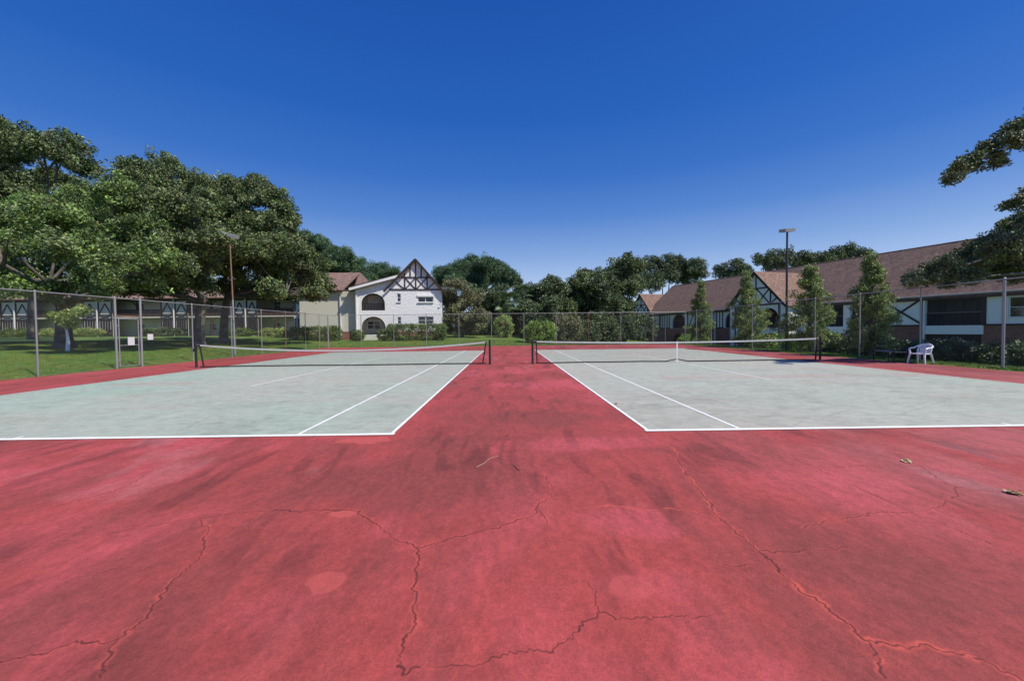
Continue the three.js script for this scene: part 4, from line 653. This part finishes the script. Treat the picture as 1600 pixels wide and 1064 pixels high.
const wall_ = [
  ['oak_tree', 'dusky oak standing among the palm fans behind the courts', -2.2, -54, [[770, 475, 20], [790, 492, 20], [765, 500, 18], [782, 460, 16], [800, 505, 18]], C_far],
  ['oak_tree', 'dark oak filling the gap between palms and the bright round bush', 2.5, -52, [[818, 460, 18], [846, 456, 18], [836, 484, 22], [815, 500, 20], [850, 505, 22], [830, 520, 16]], C_far],
  ['oak_tree', 'dark oak with a ragged twin top behind the bright round bush', 6.2, -54, [[858, 450, 14], [866, 468, 20], [888, 462, 16], [872, 488, 24], [895, 500, 22], [868, 515, 16], [862, 440, 8]], C_far],
  ['oak_tree', 'mid green oak behind the olive shrub at the court end', 10.5, -53, [[906, 444, 18], [930, 440, 18], [916, 466, 26], [942, 478, 26], [906, 496, 22], [932, 508, 22], [912, 430, 10]], C_oak],
  ['oak_tree', 'tall oak beside the far stair gable of the brick apartments', 16, -58, [[958, 424, 20], [984, 418, 20], [966, 446, 26], [990, 446, 20], [958, 480, 26], [972, 506, 22], [950, 455, 20], [948, 510, 18]], C_oak],
  ['oak_tree', 'large dark oak rising over the end of the mauve roof', 33, -80, [[1004, 428, 20], [1030, 412, 20], [1056, 414, 17], [1086, 418, 20], [1042, 432, 22], [1072, 436, 20], [1012, 444, 20], [1096, 428, 12], [980, 410, 14]], C_far],
  ['oak_tree', 'small oak crown above the ridge beside the large dark oak', 41, -74, [[1128, 426, 14], [1148, 417, 14], [1162, 424, 12], [1140, 432, 14]], C_far],
  ['oak_tree', 'wide oak crown above the ridge behind the dark light pole', 46, -62, [[1192, 408, 14], [1216, 400, 15], [1244, 402, 16], [1270, 406, 14], [1230, 414, 16], [1205, 415, 14], [1258, 412, 14]], C_far],
  ['oak_tree', 'low oak crown above the ridge near the slim trees', 50, -54, [[1304, 399, 13], [1328, 393, 13], [1348, 398, 9], [1318, 405, 13], [1290, 404, 10]], C_far],
  ['oak_tree', 'leafy oak low between the umbrella pine and the palms', -3.4, -50, [[742, 462, 16], [758, 478, 18], [745, 500, 18], [764, 512, 14]], C_oak],
  ['oak_tree', 'pale leafed oak directly behind the lime bush', 3.9, -46, [[822, 480, 16], [840, 498, 18], [856, 478, 16], [868, 500, 16], [845, 516, 14]], C_far],
  ['oak_tree', 'full oak closing the gap behind the olive shrub', 7.6, -49, [[882, 476, 18], [900, 474, 16], [890, 500, 18], [908, 512, 16], [876, 452, 10]], C_oak],
  ['oak_tree', 'full oak closing the gap left of the stair gable', 13.4, -52, [[934, 452, 18], [952, 470, 20], [940, 500, 20], [962, 520, 14], [968, 478, 18], [946, 432, 12]], C_far],
];
for (const [n, l, x, z, lo, col] of wall_) tree(n, l, 'tree', standAt(x, z), P3(lo, z, 3.2), { geo: 'far', colours: col, trunkR: .3, fork: .35, density: z < -53.5 && x > 30 ? 1.3 : 2.1, size: .55, gap: .43, group: 'trees beyond the courts' });
tree('cedar_tree', 'dense undergrowth tree with reddish trunk behind the courts', 'tree', standAt(-1.6, -49), P3([[772, 470, 16], [762, 490, 14], [790, 512, 14], [806, 515, 16]], -49, 1.5), { geo: 'far', colours: C_far, trunkR: .28, fork: .5, density: 2.2, size: .5, bark: std(.20, .09, .05, 1) });
function palm(label, p, h, n, R) {
  const t = thing('palm_tree', label, 'tree', p, 0, 'cabbage palms'), g = [];
  mesh('trunk', taper([V(0, -.2, 0), V(.1, h * .5, 0), V(0, h, 0)], [.24, .18, .2], 9, 12), M.bark, t);
  for (let i = 0; i < n; i++) {
    const az = rr(0, 6.28), el = rr(-.9, 1.2), d = V(Math.cos(az) * Math.cos(el), Math.sin(el), Math.sin(az) * Math.cos(el)), c = V(0, h, 0).addScaledVector(d, R * .55), s = d.clone().cross(V(0, 1, 0)).normalize(), u = s.clone().cross(d), q = [];
    q.push(rod(V(0, h, 0), c, .02, .015, 4));
    for (let k = -7; k <= 7; k++) { const a = k / 7 * 1.45, e = d.clone().multiplyScalar(Math.cos(a)).addScaledVector(s, Math.sin(a)).addScaledVector(u, -.25).normalize(), b = c.clone().addScaledVector(e, R * .5).add(V(0, -.12, 0)), m = c.clone().addScaledVector(e, R * .28), w = e.clone().cross(u).normalize().multiplyScalar(.04);
      const bg = new THREE.BufferGeometry(); bg.setAttribute('position', new THREE.Float32BufferAttribute([...c.toArray(), ...m.clone().add(w).toArray(), ...m.clone().sub(w).toArray(), ...m.clone().add(w).toArray(), ...b.toArray(), ...m.clone().sub(w).toArray()], 3)); bg.setAttribute('uv', new THREE.Float32BufferAttribute(new Float32Array(12), 2)); bg.computeVertexNormals(); q.push(bg); }
    mesh('frond', q, PALM[i % 3], t);
  }
}
const PALM = [[.10, .165, .055], [.075, .13, .045], [.135, .19, .08]].map((c) => leafMat({ color: new THREE.Color().setRGB(...c) }));
palm('cabbage palm with drooping fan fronds behind the myrtle', standAt(.2, -47), 4.4, 30, 1.9);
palm('taller cabbage palm deeper among the dark oaks', standAt(2.2, -49.5), 5.8, 30, 1.9);
palm('short cabbage palm with low fans by the undergrowth', standAt(-.8, -45.5), 2.6, 22, 1.5);

// shrubs and hedges
function bush(name, label, category, p, rx, ry, rz, colours, o = {}) {
  const t = thing(name, label, category, p, 0, o.group), size = o.size ?? .24, sp = [], n = Math.round((o.n ?? 60) * (rx * ry + ry * rz + rx * rz));
  for (let i = 0; i < n; i++) { const d = V(rr(-1, 1), rr(-1, 1), rr(-1, 1)); if (d.lengthSq() < .01) continue; if (o.boxy) { const m = Math.max(Math.abs(d.x), Math.abs(d.y), Math.abs(d.z)); d.divideScalar(m).multiplyScalar(rr(.72, 1.02)); } else { d.normalize().multiplyScalar((.66 + .34 * Math.sqrt(rnd())) * (.86 + .28 * vn(d.x * 2.2 + 5, d.y * 2.2 + d.z * 2))); } sp.push([V(d.x * rx, Math.max(.05, ry + d.y * ry), d.z * rz), size * rr(.7, 1.2)]); }
  mesh('stems', [0, 1, 2, 3, 4].map((k) => rod(V(rr(-.3, .3) * rx, -.15, rr(-.3, .3) * rz), V(rr(-.6, .6) * rx, ry * 1.3, rr(-.6, .6) * rz), .03, .012, 5)), M.bark, t);
  foliage('foliage', t, clumps.bush[0], sp.filter((_, i) => i & 1), colours); foliage('foliage', t, clumps.bush[1], sp.filter((_, i) => !(i & 1)), colours); return t;
}
{
  let p = standAt(3.25, -36); bush('round_bush', 'bright lime green rounded bush behind the back fence', 'bush', p, 1.95, 1.15, 1.3, C_lime, { n: 70, size: .26 });
  p = standAt(6.6, -39.5); bush('olive_shrub', 'loose olive green shrub right beside the lime bush', 'bush', p, 1.9, 1.7, 1.4, C_olive, { n: 42, size: .3 });
  p = standAt(-.6, -42.5); bush('olive_shrub', 'leafy pale shrub in front of the palms', 'bush', p, 1.3, 1.3, 1.1, C_slim, { n: 42, size: .3 });
  p = standAt(-10.1, -38.5); bush('clipped_hedge', 'clipped hedge under the double windows of the white house', 'hedge', p, 3.15, .85, .65, C_hedge, { n: 150, boxy: true, size: .24, group: 'hedges' });
  p = standAt(-21.3, -38.9); bush('clipped_hedge', 'clipped hedge along the cream wing wall', 'hedge', p, 2.6, .72, .65, C_hedge, { n: 150, boxy: true, size: .24, group: 'hedges' });
  p = standAt(-16.5, -38.7); bush('porch_shrub', 'small shrub beside the arch near the downspout', 'bush', p, .7, .62, .6, C_hedge, { n: 70, size: .22, group: 'porch shrubs' });
  p = standAt(-13.75, -38.7); bush('porch_shrub', 'small shrub between the lower arch and the hedge', 'bush', p, .75, .62, .6, C_hedge, { n: 70, size: .22, group: 'porch shrubs' });
  const row = [[-30.4, 2.2, 'flowering plants under the porch window', C_slim], [-34.8, 1.7, 'low clipped shrub at the timber panel beside the oak trunk', C_hedge], [-45, 3.0, 'dark shrubs under the middle timber panel', C_far], [-54.5, 2.6, 'shrub row under the timber panel left of the gate', C_slim], [-63.5, 2.4, 'shrub row at the far end of the porch wing', C_hedge], [-58.9, 1.6, 'low plants between two timber panels of the porch wing', C_slim]];
  for (const [x, w, l, c] of row) { p = standAt(x, -46.9); bush('foundation_shrub', l, 'bush', p, w, .55, .6, c, { n: 52, size: .26, group: 'shrubs along the porch wing' }); }
  for (const [x, z, w, hh, c] of [[-4.2, -47.5, 2.2, 1.5, C_far], [-.4, -50.5, 2.6, 1.8, C_far], [3.2, -47.5, 2.4, 1.7, C_far], [6.8, -48.8, 2.6, 1.9, C_oak], [10.0, -47, 2.4, 1.7, C_far], [13.0, -49, 2.6, 2.0, C_oak], [16.2, -50, 2.6, 2.2, C_far], [19.4, -53, 2.6, 2.4, C_far], [-7.5, -53, 2.4, 1.6, C_far]]) bush('thicket_shrub', 'dense dark shrub in the thicket under the trees behind the courts', 'bush', standAt(x, z), w, hh, 1.4, c, { n: 30, size: .42, group: 'thicket shrubs' });
  // planting between the right fence and the brick apartments
  const R = [[1022, 536, 20, -38, 1.0, 'low lime shrub below the brick apartment window', C_lime], [1122, 536, 22, -27, .7, 'low lime shrub at the downspout between slim trees', C_lime], [985, 536, 22.2, -44, .9, 'small green shrub below the stair gable', C_hedge]];
  for (const [, , x, z, w, l, c] of R) { p = standAt(x, z); bush('low_shrub', l, 'bush', p, w * 1.3, .75, w, c, { n: 60, size: .24, group: 'low shrubs by the brick wall' }); }
  const Q = [[19.6, -21.2, 1.0, .55, 'leafy shrub below the gabled wing corner', C_lime], [20.2, -16.6, 1.9, .6, 'dark hedge under the white spandrel balcony', C_far], [21.6, -14.2, 1.6, .6, 'dark hedge beneath the brick panel behind the bench', C_far], [22.4, -11.4, 1.9, .62, 'dark hedge behind the plastic chair', C_far], [22.0, -8.9, 1.7, .6, 'broad green hedge below the screened balcony', C_hedge], [20.2, -6.7, 1.3, .5, 'sunlit bright hedge beside the fat fence post', C_lime], [18.6, -23.6, 1.0, .5, 'flowering plants under the near gable arches', C_slim]];
  for (const [x, z, w, hgt, l, c] of Q) { p = standAt(x, z); bush('border_shrub', l, 'bush', p, w, hgt, w * .9, c, { n: 80, size: .25, group: 'border shrubs along the brick apartments' }); }
}
// slim young trees along the right fence
function slimTree(label, x, px, top, w, lobes) {
  const g = atX(px, 520, x), p = standAt(x, g.z), t = thing('slim_tree', label, 'tree', p, 0, 'slim trees along the right fence'), h = atX(px, top, x).y - p.y, parts = [], L = [];
  parts.push(taper([V(0, -.2, 0), V(rr(-.1, .1), h * .4, rr(-.1, .1)), V(0, h * .95, 0)], [.11, .075, .02], 8, 14));
  for (let i = 0; i < 56; i++) { const f = .06 + .94 * i / 56, az = i * 2.4 + rr(-.7, .7), r = w * (f < .3 ? .7 + f * .6 : 1.25 * (1.04 - f)) * rr(.25, 1.35), c = V(Math.cos(az) * r * .8, h * (f + rr(-.03, .05)), Math.sin(az) * r * .8); L.push([c, clamp(r * .42, .2, .42)]); parts.push(taper([V(0, h * Math.max(.08, f - .14), 0), c.clone().multiplyScalar(.5).add(V(0, h * (f - .05) * .5, 0)), c], [.028, .018, .008], 5, 6)); }
  mesh('trunk', parts, M.bark, t);
  const sp = fillLobes(L, 3.9, .17, .40, 1.1); foliage('crown', t, clumps.near[0], sp.filter((_, i) => i % 2), C_slim, LM2); foliage('crown', t, clumps.near[1], sp.filter((_, i) => !(i % 2)), C_slim, LM2);
}
slimTree('slim conical tree in front of the arched brick wall', 18.4, 1095, 444, 1.3);
slimTree('slim tree in front of the far slope of the timbered wing gable', 18.2, 1166, 430, 1.6);
slimTree('bushy slim tree beside the dark light pole', 18.2, 1266, 418, 1.6);
slimTree('tallest slim tree in front of the crossed timber panel', 18.0, 1360, 404, 1.1);
// the oak outside the frame on the right whose limbs hang over the fence
{
  const p = standAt(25.2, -9.2), flag = (l, k) => l.map(([c, r]) => [c, r, true, k]);
  const lo = P3([[1440, 438, 16], [1472, 420, 22], [1508, 402, 24], [1546, 386, 26], [1582, 364, 26], [1604, 420, 32], [1560, 426, 24], [1520, 434, 16], [1594, 318, 18], [1478, 440, 12], [1424, 436, 9], [1490, 405, 16], [1530, 410, 24], [1570, 395, 26], [1598, 345, 20], [1592, 390, 28], [1555, 410, 24], [1500, 425, 18], [1460, 432, 15], [1640, 380, 50], [1665, 300, 50]], -10.6, 1.6);
  const hi = P3([[1488, 280, 5], [1493, 270, 7], [1500, 262, 6], [1512, 252, 8], [1526, 247, 7], [1520, 262, 5], [1540, 232, 9], [1555, 226, 7], [1566, 214, 9], [1577, 218, 7], [1588, 200, 9], [1600, 196, 14], [1561, 254, 5], [1556, 246, 5], [1590, 226, 7], [1604, 215, 9], [1640, 190, 36], [1690, 220, 56]], -8.4, .5);
  const limb = (pts, z, k) => (base) => { const q = pts.map(([x, y]) => atZ(x, y, z).sub(base)); return taper(q, k, 7, 18); };
  tree('oak_tree', 'oak outside the right fence whose limbs hang in front of the mauve roof', 'tree', p, [...flag(lo, 2.6), ...flag(hi, .9)], { trunkR: .42, fork: .5, geo: 'near', colours: [...C_oak, ...C_olive.slice(0, 3), C_oak[3]], density: 7, size: .19,
    extra: (base) => [limb([[1790, 330], [1700, 255], [1640, 225], [1600, 222], [1560, 240], [1525, 252], [1492, 272]], -8.4, [.2, .14, .1, .07, .05, .03, .012])(base), limb([[1790, 340], [1690, 345], [1620, 365], [1560, 395], [1500, 418], [1430, 437]], -10.4, [.24, .17, .12, .09, .05, .015])(base), limb([[1790, 345], [1700, 400], [1620, 425], [1560, 430], [1515, 436]], -10.2, [.2, .14, .09, .06, .02])(base), limb([[1700, 330], [1640, 315], [1595, 320]], -10.6, [.12, .08, .03])(base), limb([[1600, 222], [1580, 210], [1555, 228]], -8.4, [.05, .035, .012])(base), limb([[1620, 365], [1590, 350], [1580, 365]], -10.4, [.08, .05, .02])(base)] });
}

// ---------------------------------------------------------------- grass and litter
{
  const P = [], U = [];
  for (let i = 0; i < 16; i++) { const a = rr(0, 6.28), r = .12 * Math.sqrt(rnd()), x = Math.cos(a) * r, z = Math.sin(a) * r, h = rr(.035, .075), b = rr(0, 6.28), w = .005, dx = Math.cos(b) * w, dz = Math.sin(b) * w, lx = rr(-.025, .025), lz = rr(-.025, .025); P.push(x - dx, 0, z - dz, x + dx, 0, z + dz, x + lx, h, z + lz); U.push(0, 0, 1, 0, .5, 1); }
  const g = new THREE.BufferGeometry(); g.setAttribute('position', new THREE.Float32BufferAttribute(P, 3)); g.setAttribute('uv', new THREE.Float32BufferAttribute(U, 2)); g.computeVertexNormals();
  const spots = [];
  const area = (x0, x1, z0, z1, per) => { const n = (x1 - x0) * (z1 - z0) * per; for (let i = 0; i < n; i++) { const x = rr(x0, x1), z = rr(z0, z1); spots.push([x, z]); } };
  area(-24, -17.02, -33, 2, 42); area(-36, -24, -36, 0, 22); area(-28, 8, -38, -32.33, 30); area(16.14, 18.4, -32, -4, 46); area(-30, -6, -46, -38, 12); area(8, 18, -36, -32.33, 30);
  const m = new THREE.InstancedMesh(g, new THREE.MeshStandardMaterial({ color: 0xffffff, roughness: .9, side: THREE.DoubleSide }), spots.length); m.name = 'grass_blades'; m.castShadow = m.receiveShadow = true;
  spots.forEach(([x, z], i) => { const y = x > 16.1 && x < 16.83 && z > FZ ? .004 : groundY(x, z) - .006; dummy.position.set(x, y, z); dummy.rotation.set(0, rr(0, 6.28), 0); dummy.scale.setScalar(rr(.8, 1.4)); dummy.updateMatrix(); m.setMatrixAt(i, dummy.matrix); const k = rr(.55, 1.4), q = ss(.45, .7, fbm(x * .5, z * .5, 3)); m.setColorAt(i, tint.setRGB((.11 + .06 * q) * k, (.20 + .01 * q) * k, .026 * k)); });
  scene.add(tag(m, 'short mown grass blades on the lawns', 'grass', null, 'stuff'));
}
function litter(label, px, py, n, spread) {
  const p = gnd(px, py), t = thing('leaf_litter', label, 'dry leaves', V(p.x, .002, p.z), 0, 'litter on the paving');
  for (let i = 0; i < n; i++) { const a = rr(0, 6.28), x = rr(-1, 1) * spread, z = rr(-.4, .4) * spread, l = rr(.03, .06), w = l * .4, g = new THREE.BufferGeometry(), c = Math.cos(a), s = Math.sin(a), v = [[-l, .004, 0], [0, .016, w], [l, rr(.01, .035), 0], [0, .012, -w]].map(([u, y, q]) => [x + u * c - q * s, y, z + u * s + q * c]); g.setAttribute('position', new THREE.Float32BufferAttribute([...v[0], ...v[1], ...v[2], ...v[0], ...v[2], ...v[3]], 3)); g.setAttribute('uv', new THREE.Float32BufferAttribute(new Float32Array(12), 2)); g.computeVertexNormals(); mesh('dry_leaf', g, i % 3 ? M.dryLeaf : M.straw, t); }
}
litter('clump of dry brown leaves caught on a crack in the red paving', 1589, 771, 10, .07);
litter('few dry leaves at the bend of a crack below the worn court corner', 1420, 722, 6, .05);
litter('dry leaves by the inner sideline of the right court', 968, 632, 5, .09);
{
  const a = [[744, 731], [757, 724], [766, 717], [778, 713]].map(([x, y]) => { const g = gnd(x, y); g.y = .005; return g; }), t = mesh('twig', taper(a, [.0035, .003, .0025, .002], 5, 12), M.straw); tag(t, 'curved straw coloured twig lying on the red aisle', 'twig');
  const b = [[803, 727], [808, 733], [812, 736]].map(([x, y]) => { const g = gnd(x, y); g.y = .006; return g; }), u = mesh('twig', taper(b, [.004, .0035, .003], 5, 8), M.dryLeaf); tag(u, 'short bent brown twig lying on the red aisle', 'twig');
}
renderer.render(scene, camera);
